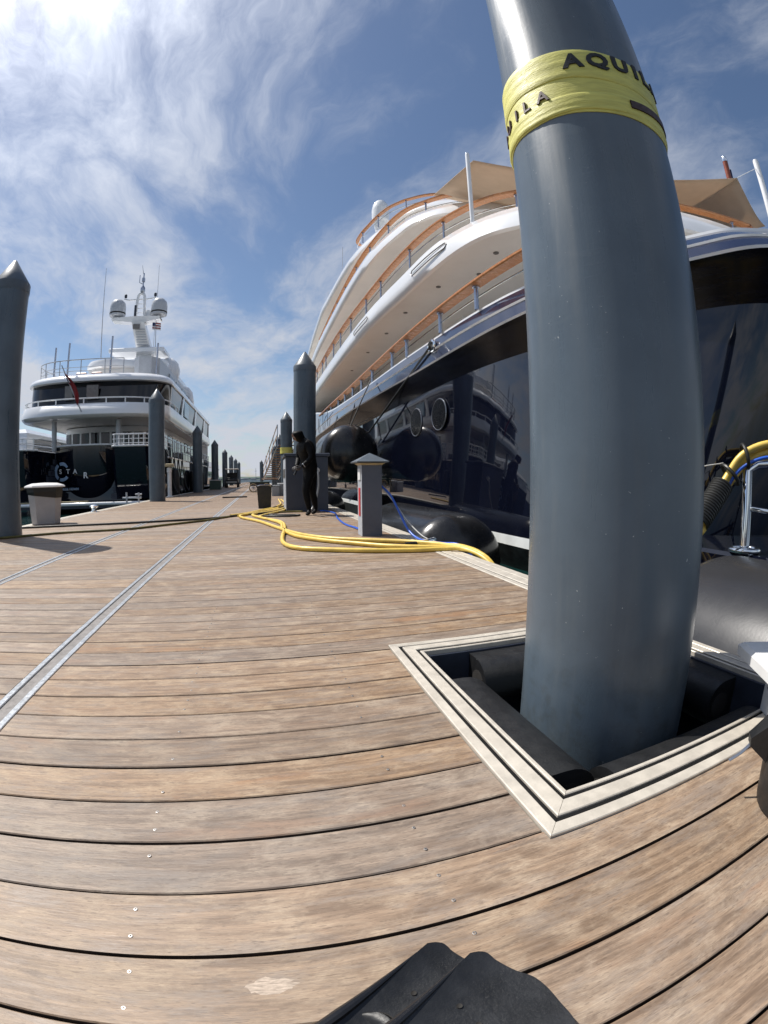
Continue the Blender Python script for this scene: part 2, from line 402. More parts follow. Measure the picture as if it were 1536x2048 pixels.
o = far.build('plank_field', 'decking', dock); edge_shade(o.data); o['kind'] = 'stuff'
# seams: two aluminium edges with a rubber strip between
for xs_ in (S1, S2):
    for dx in (-.040, .040):
        b = MB(); b.box(xs_+dx-.013, xs_+dx+.013, -3, 150, -.03, .003, .002); b.build('seam_edge', 'alu', dock)
    b = MB(); b.box(xs_-.0265, xs_+.0265, -3, 150, -.03, -.004); b.build('seam_strip', 'seam_rubber', dock)
# dock edge profiles
def edge_bars(y0, y1, x0, sgn=1):
    for a, c_, z in ((0, .050, .004), (.062, .150, .006), (.162, .245, .002)):
        xa, xb = sorted((x0+sgn*a, x0+sgn*c_)); b = MB(); b.box(xa, xb, y0, y1, -.06, z, .004); b.build('edge_bar', 'alu_cream', dock)
    xa, xb = sorted((x0, x0+sgn*.24)); b = MB(); b.box(xa, xb, y0, y1, -.12, -.061); b.build('edge_channel', 'under', dock)
    for a, c_ in ((.051, .061), (.151, .161)):
        xa, xb = sorted((x0+sgn*a, x0+sgn*c_)); b = MB(); b.box(xa, xb, y0, y1, -.06, .0); b.build('groove_shade', 'groove_black', dock)  # black strip painted in for the groove's shaded, dirty walls
edge_bars(FY1+.002, 150, XR); edge_bars(-3, FY0-.002, XR); edge_bars(-3, 150, XL, -1)
# screws
sm = MB(); sm.lathe([(.0038, -.002), (.0038, .0004), (.0031, .0006), (.0019, .0005), (.0014, -.0010)], 12); SM = sm.mesh('screw', 'screw', True)
for k in range(-5, 12):
    y0 = PH+k*PITCH_Y
    for xs_ in (-.279, .268):
        if xs_ > FX0-.05 and FY0-.15 < y0 < FY1+.02: continue
        if abs(xs_) > .5 and k > 6: continue
        for dy in (.040, .108):
            if rp.random() < .14: continue
            link('screw', SM, dock, (xs_+rp.uniform(-.004, .004), y0+dy+rp.uniform(-.004, .004), .0006))

pb = MB(); rq = random.Random(2); n_ = 26
pts = [(-.058+.040*cos(2*pi*i/n_)*(1+rq.uniform(-.25, .15)), .445+.016*sin(2*pi*i/n_)*(1+rq.uniform(-.3, .15)), .0006) for i in range(n_)]
pb.add(pts, [tuple(range(n_))]); pb.build('scrape_mark', 'scrape', dock)
# pile guide frame (three mitred aluminium bars per side, inner wall, rubber bumpers)
fr = thing('pile_guide_frame', (1.15, 1.24, 0), 'square frame of cream metal bars round the taped grey pile', 'pile guide')
def ring_bar(a0, a1, z1, z0, mt, name):
    c0 = [(FX0+a0, FY0+a0), (FX1-a0, FY0+a0), (FX1-a0, FY1-a0), (FX0+a0, FY1-a0)]
    c1 = [(FX0+a1, FY0+a1), (FX1-a1, FY0+a1), (FX1-a1, FY1-a1), (FX0+a1, FY1-a1)]
    for k in range(4):
        j = (k+1) % 4; e = .0022
        p = [Vector(c0[k]), Vector(c0[j]), Vector(c1[j]), Vector(c1[k])]
        d = (p[1]-p[0]).normalized()*.0006
        poly = [p[0]+d, p[1]-d, p[2]-d, p[3]+d]
        cen = sum(poly, Vector((0, 0)))/4
        b = MB(); q = [tuple(v) for v in poly]; n_ = (Vector(c1[k])-Vector(c0[k])); n_ = Vector((n_.x, n_.y)).normalized()
        ins = [poly[0]+n_*e*1.4, poly[1]+(Vector(c1[j])-Vector(c0[j])).normalized()*e*1.4, poly[2]-(Vector(c1[j])-Vector(c0[j])).normalized()*e*1.4, poly[3]-n_*e*1.4]
        vs = [(x, y, z0) for x, y in q]+[(x, y, z1-e) for x, y in q]+[(v.x, v.y, z1) for v in ins]
        fs = [(3, 2, 1, 0), (8, 9, 10, 11)]
        for i in range(4):
            jj = (i+1) % 4; fs += [(i, jj, jj+4, i+4), (i+4, jj+4, jj+8, i+8)]
        b.add([(x-1.15, y-1.24, z) for x, y, z in vs], fs); b.build(name, mt, fr)
ring_bar(0, .034, .008, -.06, 'alu_cream', 'frame_bar')
ring_bar(.048, .092, .010, -.06, 'alu_cream', 'frame_bar')
ring_bar(.106, .119, .008, -.16, 'alu_cream', 'frame_bar')
ring_bar(.0345, .0475, .0045, -.07, 'groove_black', 'groove_shade')  # black strips stand in for shade and dirt in the frame grooves
ring_bar(.0925, .1055, .0045, -.07, 'groove_black', 'groove_shade')
ring_bar(.1195, .131, -.012, -.62, 'navy_wall', 'inner_wall')
HX0, HX1, HY0, HY1 = FX0+.131, FX1-.131, FY0+.131, FY1-.131
def bumper(p, q, nrm):
    # D-shaped rubber bumper, flat back on the wall
    p, q, nrm = Vector(p), Vector(q), Vector(nrm); D, Hh = (.185 if nrm.x > .5 else .165), .19
    prof = [(0, 0), (D*.30, 0)]+[(D*.42+D*.58*sin(a), -Hh/2+Hh/2*cos(a)) for a in [pi*i/14 for i in range(15)]]+[(0, -Hh)]
    rings = []
    for e in (p, q): rings.append([e+nrm*u+Vector((0, 0, v)) for u, v in prof])
    b = MB(); b.loft(rings, closed=True); n = len(prof); b.f += [tuple(range(n-1, -1, -1)), tuple(range(n, 2*n))]
    b.v = [(x-1.15, y-1.24, z) for x, y, z in b.v]
    o = b.build('bumper', 'rubber', fr, True, 50)
    for e, s_ in ((p, -1), (q, 1)):
        d = (q-p).normalized()*s_
        bb = MB(); c0 = e+nrm*.09+Vector((0, 0, -.095))
        bb.tube([c0+d*.0005, c0+d*.0015], .050, 24); bb.v = [(x-1.15, y-1.24, z) for x, y, z in bb.v]; bb.build('bumper_bore', 'under', o)
zt = -.022
bumper((HX0, HY0+.10, zt-.012), (HX0, HY1-.20, zt-.012), (1, 0, 0))
bumper((HX0+.19, HY1, zt), (HX1-.03, HY1, zt), (0, -1, 0))
bumper((HX1, HY0+.24, zt), (HX1, HY1-.19, zt), (-1, 0, 0))
bumper((HX0+.205, HY0, zt-.035), (HX1-.1, HY0, zt-.035), (0, 1, 0))

# ------------------------------------------------------------------ steel piles
def pile_meshes():
    b = MB(); b.lathe([(.30, -2.2), (.30, 3.60), (.304, 3.603), (.304, 3.64)], 56); sh = b.mesh('shaft', 'pile_paint', True)
    b = MB(); b.lathe([(.307, 3.62), (.309, 3.74), (.302, 3.76), (.03, 4.16), (.005, 4.175)], 56); cp = b.mesh('cap', 'pile_cap', True, 25)
    return sh, cp
SH, CP = pile_meshes()
PX, PY = 1.163, 1.248
def pile(x, y, label, dz=0, group=None):
    t = thing('mooring_pile', (x, y, dz), label, 'pile', group); link('shaft', SH, t); link('cap', CP, t); return t
pile(PX, PY, 'tall grey steel pile standing in the metal frame, wrapped with yellow tape')
pile(-3.909, 6.757, 'grey pointed steel pile at the left edge of the picture, nearest on the left')
lp = ['second', 'third', 'fourth', 'fifth', 'sixth', 'seventh', 'eighth']
for k, y in enumerate((18.0, 29.9, 41.4, 53, 64.6, 76.2, 88)):
    pile(-3.9, y, f'grey pointed steel pile, {lp[k]} from the camera in the left row', rp.uniform(-.05, .05), 'piles along the left side of the dock')
pile(1.2, 12.55, 'thick grey pointed pile standing behind the power cabinet and the diver')
pile(1.36, 24.1, 'grey pointed pile with yellow bands, behind the diver')
for k, (x, y) in enumerate(((1.5, 36.0), (1.45, 47.5))):
    pile(x, y, ['dark grey pile beside the boarding ladder, nearer of two', 'dark grey pile beyond the boarding ladder, farther of two'][k], 0, 'piles behind the boarding ladder')
pile(.25, 84, 'far small grey pile with pointed top, left of the boarding ladder', 0)

# ------------------------------------------------------------------ yellow tape with lettering on the near pile
tp = thing('yellow_tape', (PX, PY, 1.93), 'wide yellow tape wrapped round the near pile, hand lettered AQUILA', 'tape')
def band(z0, z1, r, tilt, ph, seed, name='tape_wrap'):
    b = MB(); n, m_ = 96, 13; rings = []
    for i in range(m_):
        u = i/(m_-1); ring = []
        for k in range(n):
            a = 2*pi*k/n
            z = z0+(z1-z0)*u+tilt*cos(a-ph)+.006*mnoise.noise((cos(a)*2, sin(a)*2, seed+u*.5))
            q = mnoise.noise((cos(a)*.9+seed, sin(a)*.9, u*7+seed))
            rr = r+.0020*q+(-.003 if i in (0, m_-1) else 0)
            ring.append((rr*cos(a), rr*sin(a), z-1.93))
        rings.append(ring)
    inn = [[(p[0]*.297/r, p[1]*.297/r, p[2]) for p in rings[i]] for i in (m_-1, 0)]
    b.loft(rings+inn+[rings[0]], closed=True); return b.build(name, 'tape_yellow', tp, True, 60)
band(1.945, 2.145, .306, .012, 2.6, 1.0); band(2.110, 2.265, .3105, .030, 2.7, 5.0); band(1.965, 2.05, .3095, .010, 1.2, 9.0)
def wrap_text(ch, a0, z, size, bold, r, mt, tilt=0.0):
    me = text_mesh(ch, size, bold, .0035)
    bm = bmesh.new(); bm.from_mesh(me)
    bmesh.ops.subdivide_edges(bm, edges=[e for e in bm.edges if e.calc_length() > .012], cuts=3); 
    for v in bm.verts:
        x, y, d = v.co; y2 = y+x*tilt; a = rad(a0)+x/.312
        rr = r+d; v.co = (rr*cos(a), rr*sin(a), z+y2-1.93)
    bm.to_mesh(me); bm.free(); me.materials.clear(); me.materials.append(MATS[mt]); link('letter', me, tp)
for i, ch in enumerate('AQUILA'): wrap_text(ch, (-136, -120.5, -102.5, -85, -76, -63)[i], 2.170+.003*i, .100, .0042, .3122, 'ink', .02)
for i, ch in enumerate('AQUILA'): wrap_text(ch, (126, 142, 159, 177, 187, 200)[i], 2.038, .074, .0012, .3103, 'ink_brown', .0)
b = MB(); ring = []
for zz_, rr in ((1.985, .3145), (2.022, .3145), (2.022, .310), (1.985, .310)):
    ring.append([(rr*cos(rad(a)), rr*sin(rad(a)), zz_-1.93+.0006*(a+97)) for a in range(-97, -30, 3)])
b.loft(ring+[ring[0]]); b.build('brown_strip', 'ink_brown', tp)
# yellow bands on the far pile
b = MB(); b.lathe([(.29, 2.02), (.325, 2.02), (.325, 2.12), (.32, 2.16), (.325, 2.20), (.325, 2.33), (.29, 2.33)], 32, (1.36, 24.1, 0)); b2 = MB()
tag(b.build('yellow_band', 'tape_yellow', None, True), 'yellow bands wrapped round the pile left of the diver', 'tape')

# ------------------------------------------------------------------ big navy yacht on the right
big = thing('motor_yacht', (10.2, 12, -.65), 'large navy hulled yacht with white decks and teak rails on the right', 'yacht')
OFF = Vector((10.2, 12, -.65))
def bp(name, mb, mt, par=None, sm=True, ang=35):
    mb.v = [(x-OFF.x, y-OFF.y, z-OFF.z) for x, y, z in mb.v]
    return mb.build(name, mt, par or big, sm, ang)
XC = 10.2
def mirror(half):   # starboard-to-port full outline from centre aft
    return half
def line(z, pts):   # control points (x, y) or (x, y, z) stern centre -> bow
    return smooth_path([(p[0], p[1], p[2] if len(p) > 2 else z) for p in pts], 8)
fwd = [(3.15, 30), (3.6, 42), (5.0, 58), (7.6, 74), (XC, 88)]
def lvl(z, aft, dx=0.0, zf=None):
    f_ = [(x+dx, y) if x < XC else (x, y) for x, y in fwd]
    if zf: f_ = [(x, y, z_) for (x, y), z_ in zip(f_, zf)]
    return line(z, aft+f_)
HK = {
 'keel':  lvl(-1.1, [(XC, 3.2), (7.0, 3.3), (4.9, 3.9), (4.05, 5.4), (3.75, 8.5), (3.70, 12), (3.70, 18), (3.70, 23)], .55),
 'boot0': lvl(-.28, [(XC, 2.6), (7.0, 2.7), (4.6, 3.2), (3.80, 4.3), (3.55, 6.2), (3.55, 12), (3.55, 18), (3.55, 23)], .40),
 'boot1': lvl(-.13, [(XC, 2.5), (7.0, 2.6), (4.6, 3.1), (3.80, 4.2), (3.55, 6.2), (3.55, 12), (3.55, 18), (3.55, 23)], .40),
 'knuckle': lvl(2.58, [(XC, .6), (7.4, 1.2), (5.2, 2.35), (4.42, 3.40), (3.78, 5.9), (3.55, 8.6), (3.52, 16), (3.52, 23)], .35),
 'flare': lvl(2.95, [(XC, .1), (7.2, .8), (4.95, 2.1), (4.25, 3.2), (3.62, 5.6), (3.40, 9.2), (3.18, 16.4), (3.18, 23)], .06),
 'rub0':  lvl(3.03, [(XC, -.1), (7.1, .7), (4.85, 2.05), (4.19, 3.12), (3.55, 5.55), (3.35, 10.0), (3.09, 16.4), (3.11, 22.2)]),
 'rub1':  lvl(3.062, [(XC, -.1), (7.1, .7), (4.82, 2.07), (4.17, 3.14), (3.53, 5.57), (3.33, 10.0), (3.07, 16.4), (3.09, 22.2)]),
 'b0':    lvl(3.072, [(XC, .0), (7.1, .8), (4.86, 2.2), (4.26, 3.22), (3.60, 5.65), (3.39, 10.0), (3.14, 16.4), (3.14, 22.2)]),
 'b1':    lvl(3.33, [(XC, .2), (7.2, 1.0), (5.00, 2.4), (4.42, 3.34), (3.68, 5.78), (3.40, 10.0), (3.16, 16.4), (3.15, 22.2, 3.45)]),
 'b2':    lvl(3.355, [(XC, .2), (7.2, 1.0), (4.98, 2.4), (4.40, 3.34), (3.65, 5.78), (3.37, 10.0), (3.13, 16.4), (3.12, 22.2, 3.5)]),
 'b3':    lvl(3.575, [(XC, .4), (7.3, 1.2), (5.18, 2.7), (4.62, 3.50), (3.75, 5.96), (3.44, 10.0), (3.22, 16.2), (3.20, 22.2, 3.86)], 0, (4.7, 4.8, 4.9, 5.1, 5.3)),
 'cap':   lvl(3.61, [(XC, .4), (7.3, 1.2), (5.18, 2.7), (4.62, 3.50), (3.75, 5.96), (3.44, 10.0), (3.22, 16.2), (3.20, 22.2, 3.93)], 0, (4.8, 4.9, 5.0, 5.2, 5.4)),
 'capin': lvl(3.60, [(XC, .7), (7.4, 1.5), (5.4, 2.9), (4.82, 3.70), (3.95, 6.08), (3.64, 10.0), (3.42, 16.2), (3.40, 22.2, 3.92)], .2, (4.8, 4.9, 5.0, 5.2, 5.4)),
}
def port(l): return [Vector((2*XC-p.x, p.y, p.z)) for p in reversed(l)]
def strip(name, keys, mt, par=None):
    b = MB(); b.loft([HK[k] for k in keys]); b.loft([port(HK[k]) for k in keys]); return bp(name, b, mt, par)
hull = strip('hull', ['boot1', 'knuckle'], 'hull_navy')
strip('flare', ['knuckle', 'flare', 'rub0'], 'hull_soffit', hull)
strip('underbody', ['keel', 'boot0'], 'antifoul', hull)
strip('boot_stripe', ['boot0', 'boot1'], 'boot_white', hull)
strip('rubbing_strake', ['rub0', 'rub1', 'b0'], 'gel_white', hull)
strip('bulwark', ['b0', 'b1'], 'hull_band', hull)
strip('bulwark_moulding', ['b1', 'b2'], 'gel_white', hull)
strip('upper_bulwark', ['b2', 'b3'], 'hull_band', hull)
strip('bulwark_cap', ['b3', 'cap', 'capin'], 'gel_white', hull)
def plate(name, l, z, mt, par=None, dz=0):   # flat deck/ceiling inside an edge line
    b = MB(); q = [Vector((p.x, p.y, z)) for p in l]; c_ = [Vector((XC, p.y, z)) for p in l]
    b.loft([q, c_]); b.loft([[Vector((2*XC-p.x, p.y, z)) for p in q], c_]); return bp(name, b, mt, par, False)
plate('main_deck', [p for p in HK['capin']], 2.62, 'ceiling_cream', hull)
# portholes with chrome rims; a flat black disc paints the shaded recess
for y in (10.22, 8.80, 27.5, 31):
    b = MB(); b.tube([(3.532, y+.385*cos(a), 2.0+.315*sin(a)) for a in [2*pi*i/36 for i in range(36)]], .014, 8, closed=True); rim = bp('porthole_rim', b, 'port_rim', hull)
    b = MB(); b.add([(3.524, y+.385*cos(a), 2.0+.315*sin(a)) for a in [2*pi*i/36 for i in range(36)]], [tuple(range(36))]); b.v = [(x-OFF.x, yy-OFF.y, z-OFF.z) for x, yy, z in b.v]; b.build('porthole_shade', 'port_black', rim)
# mooring chock
b = MB(); b.tube([(3.42, 8.86+.17*cos(a), 3.43+.10*sin(a)) for a in [2*pi*i/24 for i in range(24)]], .035, 8, closed=True); bp('fairlead', b, 'chrome', hull)
b = MB(); b.add([(3.415, 8.86+.16*cos(a), 3.43+.09*sin(a)) for a in [2*pi*i/24 for i in range(24)]], [tuple(range(24))]); bp('fairlead_opening', b, 'under', hull)
# bulwark seams
for y in (21.3, 22.9, 24.6, 26.2):
    b = MB(); b.tube([(3.10, y, 3.12), (3.09, y+.05, 3.5), (3.10, y+.1, 3.9)], .012, 6); bp('panel_seam', b, 'under', hull)

def deck(name, zl, zu, low, up, fw_dx=0.0, ceil_mt='ceiling_cream'):
    L = lvl(zl, low, fw_dx); U = lvl(zu, up, fw_dx); m1 = [a.lerp(c_, .45)+Vector((-.05, -.03, 0)) for a, c_ in zip(L, U)]
    Lr = [p+Vector((.07, .05, -.03)) for p in L]
    T = [p+Vector((.10, .06, .015)) for p in U]
    d = MB(); rings = [Lr, L, m1, U, T]; d.loft(rings); d.loft([port(r_) for r_ in rings]); o = bp(name, d, 'gel_white', None, True, 60)
    plate('deck_ceiling', Lr, zl-.03, ceil_mt, o)
    plate('deck_floor', T, zu-.05, 'ceiling_cream', o)
    return o, L, U
def teak_rail(o, pts, ztop, wid, sub_z, step, z_foot, y_max=34, r_st=.032, wires=(.5,)):
    l = [p for p in line(ztop, pts)]
    b = MB(); rings = []
    n = len(l); nor = []
    for i in range(n):
        d = l[min(i+1, n-1)]-l[max(i-1, 0)]; d.z = 0; d.normalize(); nor.append(Vector((d.y, -d.x, 0)))
    for u, v in ((-wid/2, -.015), (-wid/2+.02, 0), (wid/2-.02, 0), (wid/2, -.015), (wid/2, -.05), (wid/2-.02, -.065), (-wid/2+.02, -.065), (-wid/2, -.05), (-wid/2, -.015)):
        rings.append([l[i]+nor[i]*u+Vector((0, 0, v)) for i in range(n)])
    b.loft(rings)
    if l[0].x > XC-.01: b.loft([port(r_) for r_ in rings])
    rail = bp('teak_rail', b, 'teak', o, True, 30)
    # stanchions at even spacing
    acc = 0; nxt = .4
    for i in range(1, n):
        acc += (l[i]-l[i-1]).length
        if acc >= nxt and l[i].y < y_max:
            nxt += step; p = l[i]
            b = MB(); b.tube([(p.x, p.y, z_foot), (p.x, p.y, ztop-.06)], r_st, 10); b.tube([(p.x, p.y, ztop-.10), (p.x, p.y, ztop-.062)], r_st*1.7, 12)
            bp('stanchion', b, 'steel', o)
    for fz in wires:
        b = MB(); b.tube([Vector((p.x, p.y, z_foot+(ztop-z_foot)*fz)) for p in l], .013, 6); bp('rail_wire', b, 'chrome', o)
    return rail
# main deck rail
teak_rail(hull, [(3.90, 5.0), (3.70, 5.75), (3.52, 7.6), (3.42, 10.5), (3.36, 16), (3.27, 21.4), (3.24, 24.8)], 4.10, .26, 0, 1.55, 3.6, 24.9, .040, (.42,))
# deck 1
d1, L1, U1 = deck('upper_deck', 5.40, 6.00, [(XC, 5.0), (8.2, 5.2), (6.0, 5.85), (4.48, 6.97), (3.82, 8.32), (3.52, 11.3), (3.24, 15), (3.12, 22)],
               [(XC, 5.3), (8.4, 5.5), (6.2, 6.15), (4.68, 7.2), (3.83, 8.9), (3.54, 11.3), (3.27, 15), (3.12, 22)])
teak_rail(d1, [(XC, 5.72), (8.9, 6.03), (6.6, 6.75), (4.90, 7.62), (4.08, 8.85), (3.64, 10.8), (3.36, 14.5), (3.16, 19), (3.12, 27)], 6.65, .21, 0, 1.75, 5.97, 33, .028, (.55,))
d2, L2, U2 = deck('bridge_deck', 8.10, 8.60, [(XC, 9.6), (8.4, 9.8), (6.4, 10.3), (5.2, 10.9), (4.43, 11.5), (3.95, 12.6), (3.50, 15.5), (3.33, 22)],
               [(XC, 9.9), (8.5, 10.1), (6.6, 10.6), (5.35, 11.2), (4.50, 12.0), (3.98, 13.2), (3.52, 16), (3.35, 22)], .2)
teak_rail(d2, [(XC, 11.0), (8.0, 11.1), (6.2, 11.6), (5.45, 11.7), (4.73, 12.4), (4.18, 13.4), (3.83, 15.5), (3.66, 18), (3.60, 23), (3.6, 28)], 9.25, .19, 0, 1.8, 8.57, 33, .028, (.55,))
d3, L3, U3 = deck('sun_deck', 10.80, 11.25, [(XC, 13.6), (8.4, 13.7), (6.9, 14.3), (5.9, 14.9), (5.36, 15.4), (4.87, 16.6), (4.1, 20), (3.75, 26)],
               [(XC, 13.9), (8.5, 14.0), (7.1, 14.6), (6.05, 15.2), (5.45, 15.9), (4.92, 17.2), (4.12, 20.5), (3.77, 26)], .55)
teak_rail(d3, [(XC, 14.7), (8.0, 14.9), (6.27, 15.5), (5.48, 16.1), (5.15, 16.5), (4.85, 17.0), (4.59, 17.8), (4.42, 18.6), (4.29, 19.3), (4.25, 20.1), (4.45, 20.5)], 11.80, .16, 0, 1.6, 11.2, 21, .026, (.5,))
# inner superstructure walls
for (z0, z1, y0, xw) in ((2.62, 5.37, 12, 5.6), (5.9, 8.07, 14, 5.6), (8.5, 10.77, 18, 5.8), (11.2, 13.2, 24, 6.4)):
    b = MB(); b.box(xw, 2*XC-xw, y0, 66, z0, z1, .0); wl = bp('cabin_wall', b, 'gel_white', None, False)
    b = MB(); b.box(xw-.03, xw, y0+1.2, 60, z0+.9, z1-.5); bp('cabin_window', b, 'glass_dark', wl, False)
# cabin door frame seen over the bulwark
# downlights in the ceiling of deck 1 and slots on the band
for x, y in ((4.6, 8.1), (4.75, 9.2), (4.15, 10.2), (3.95, 12.2), (3.95, 14.2), (3.9, 16.6), (3.9, 19.6), (5.6, 7.6)):
    b = MB(); b.lathe([(.06, 5.350), (.06, 5.366), (.05, 5.372)], 16, (x, y, 0)); bp('downlight', b, 'lamp_lens', d1)
def along(L, y):
    for a, c_ in zip(L, L[1:]):
        if a.y <= y <= c_.y and c_.y > a.y and a.x < 5: return a.lerp(c_, (y-a.y)/(c_.y-a.y))
    return L[-1]
def band_pt(y, f):
    a, c_ = along(L1, y), along(U1, y); p = a.lerp(c_, f); return Vector((p.x-.075, y, p.z))
for ya, yb in ((8.75, 10.35), (13.9, 15.5)):
    pts = [band_pt(ya+(yb-ya)*i/14, .62) for i in range(15)]+[band_pt(yb+.06, .5)]+[band_pt(yb-(yb-ya)*i/14, .38) for i in range(15)]+[band_pt(ya-.06, .5)]
    b = MB(); b.tube(pts, .014, 6, closed=True); bp('vent_slot', b, 'lamp_lens', d1)
# swim platform ledge, exhaust moulding
b = MB(); b.box(3.50, 8.0, -5, 3.5, -.15, .14, .03); bp('swim_platform', b, 'hull_navy', None, False)
# radome on top
b = MB(); b.lathe([(.30, 15.0), (.42, 15.6), (.50, 15.7), (.52, 16.4), (.45, 16.8), (.28, 17.05), (.02, 17.12)], 28, (6.55, 24.6, 0)); b.lathe([(.12, 13.1), (.12, 15.1)], 12, (6.55, 24.6, 0)); bp('radome', b, 'gel_white')
for x, y, z0, z1 in ((4.5, 31, 11, 13.6), (4.6, 26, 11.2, 14.5)):
    b = MB(); b.tube([(x, y, z0), (x, y, z1)], .015, 6); bp('whip_aerial', b, 'grey_white')

# awning poles, sail, flagstaff
def pole(name, p, q, r, mt, label, cat):
    b = MB(); b.tube([p, Vector(p).lerp(Vector(q), .98), q], [r, r, r*.8], 14); o = b.build(name, mt, None, True); return tag(o, label, cat)
pole('awning_pole', (4.16, 8.22, 5.95), (4.14, 8.20, 7.86), .048, 'gel_white', 'white awning pole standing at the teak rail, left of the near pile', 'pole')
pole('awning_pole', (12.1, 5.95, 5.9), (11.95, 5.86, 9.45), .085, 'gel_white', 'white awning pole at the right edge of the picture', 'pole')
fl = thing('flagstaff', (13.0, 7.6, 5.95), 'varnished brown flagstaff with silver tip behind the awning on the right', 'flagstaff')
b = MB(); b.tube([(0, 0, 0), (0, -.12, 4.75)], [.10, .085], 12); b.build('staff', 'mast_brown', fl, True)
b = MB(); b.lathe([(.09, 4.74), (.10, 4.82), (.07, 4.93), (.01, 4.97)], 14, (0, -.12, 0)); b.build('finial', 'chrome', fl, True)
b = MB(); rings = [[(.12+.05*u, -.12+.05*sin(u*6+v*5), 4.5-v*1.3) for v in [i/8 for i in range(9)]] for u in [j/6 for j in range(7)]]; b.loft(rings); b.build('flag', 'flag_blue', fl, True)
def sail():
    A, M, B = Vector((4.3, 8.24, 7.74)), Vector((7.3, 7.55, 7.28)), Vector((11.0, 6.1, 8.52))
    C_ = Vector((12.9, 6.6, 7.95)); D = Vector((4.95, 12.3, 9.45)); E_ = Vector((13.3, 13.0, 9.6))
    n = 20; rings = []
    for j in range(n+1):
        v = j/n; ring = []
        for i in range(n+1):
            u = i/n
            front = A*(1-u)**2+M*2*u*(1-u)*1.0+B*u*u
            back = D.lerp(E_, u); p = front.lerp(back, v)
            e = C_.lerp(E_, v) if u == 1 else None
            p.z -= .55*sin(pi*v)*sin(pi*u)*1.0
            p.x += .9*u**6*sin(pi*min(1, v*1.1))
            ring.append(p)
        rings.append(ring)
    b = MB(); b.loft(rings); o = b.build('shade_sail', 'canvas', None, True)
    md = o.modifiers.new('thickness', 'SOLIDIFY'); md.thickness = .012
    tag(o, 'beige shade sail stretched over the aft deck behind the near pile', 'awning')
    b = MB(); b.add([(B.x, B.y, B.z), (C_.x, C_.y, C_.z), (C_.x+.2, C_.y+1, C_.z+.3), (B.x-.1, B.y+1.6, B.z+.2)], [(0, 1, 2, 3)])
    b2 = MB(); rr = []
    for j in range(9):
        v = j/8; rr.append([B.lerp(C_, u)+Vector((0, .0, -.30*sin(pi*u)*(1-v)))+(Vector((0, 3.2, .5)))*v for u in [i/10 for i in range(11)]])
    b2.loft(rr); q = b2.build('sail_wing', 'canvas', o, True); md = q.modifiers.new('thickness', 'SOLIDIFY'); md.thickness = .012
    b = MB(); b.tube([B, (11.96, 5.88, 9.2)], .012, 6); tag(b.build('awning_rope', 'gel_white'), 'thin white rope from awning corner to the right pole', 'rope')
sail()

# ------------------------------------------------------------------ fenders between dock and yacht
def fender(x, y0, y1, z, r, label, mt, caps=True):
    t = thing('fender', (x, y0, z), label, 'fender')
    L = y1-y0; e = r*.62; prof = [(.10, 0)]+[(r*sin(a)*.999, e*(1-cos(a))) for a in [pi/2*i/12 for i in range(2, 13)]]+[(r, L-e)]+[(r*cos(a), L-e+e*sin(a)) for a in [pi/2*i/12 for i in range(1, 12)]]+[(.10, L)]
    b = MB(); b.lathe(prof, 48, axis='Y'); b.build('body', mt, t, True, 60)
    if caps:
        for dx, dz in ((-.20, .10), (.02, .02)):
            b = MB(); b.lathe([(.085, -.05), (.085, -.028), (.05, -.012), (.01, -.008)], 20, axis='Y')
            b.v = [(xx+dx, yy*-1-.01, zz+dz) for xx, yy, zz in b.v]; b.build('valve_cap', 'white_plastic', t, True)
    return t
fender(2.72, -2.2, 2.25, -.50, .75, 'large black cylindrical fender behind the near pile at the right edge', 'fender_grey', False)
fender(2.72, 5.75, 9.6, -.52, .74, 'black floating fender with white valve caps beside the grey service post', 'rubber_shiny')
fender(2.50, 12.5, 15.4, 1.42, .82, 'huge round black fender hanging beside the yacht hull behind the diver', 'rubber_shiny', False)
fender(2.72, 18.6, 22, -.52, .74, 'small looking black fender low behind the power cabinet', 'rubber_shiny')
b = MB(); b.tube([(2.5, 12.9, 2.15), (2.9, 13.1, 3.0), (3.2, 13.3, 3.6)], .018, 6); tag(b.build('fender_line', 'cable_black'), 'black rope holding the huge round fender', 'rope')
# mooring lines down the hull
for k, (p, q) in enumerate((((3.40, 8.9, 3.42), (3.0, 19.0, .9)), ((3.3, 15.4, 3.75), (2.4, 16.2, .4)), ((3.3, 19.0, 3.9), (2.2, 18.2, .2)))):
    b = MB(); P_ = Vector(p); Q = Vector(q); b.tube([P_.lerp(Q, u/10)+Vector((0, 0, -.15*sin(pi*u/10))) for u in range(11)], .025 if k == 0 else .014, 8)
    tag(b.build('mooring_line', 'cable_black', None, True), ['thick black mooring line running forward from the hull fairlead', 'thin black line hanging down the hull behind the hanging fender', 'thin black line hanging down the hull farthest forward'][k], 'rope')

# ------------------------------------------------------------------ shore power stand and cables at the right edge
st = thing('cable_stand', (3.62, 2.27, .14), 'polished steel stand carrying yellow cables at the right edge', 'cable stand')
def stp(name, path, r, n=12): b = MB(); b.tube([Vector(p)-Vector((3.62, 2.27, .14)) for p in path], r, n); return b.build(name, 'chrome', st, True)
stp('post', [(3.62, 2.27, .14), (3.62, 2.27, .80), (3.68, 2.20, .85), (3.80, 2.05, .865), (4.3, 1.5, .865)], .042, 14)
stp('post', [(4.35, 1.45, .14), (4.35, 1.45, .85)], .042, 14)
stp('cross_bar', [(3.62, 2.27, .50), (3.72, 2.0, .47), (4.35, 1.45, .46)], .022)
stp('base_ring', [(3.62+.12*cos(a), 2.27+.12*sin(a), .165) for a in [2*pi*i/20 for i in range(21)]], .022)
rc = random.Random(5)
def cable(name, pts, r, mt, label, cat, k=6, group=None):
    b = MB(); b.tube(smooth_path(pts, k), r, 10); return tag(b.build(name, mt, None, True, 60), label, cat, group)
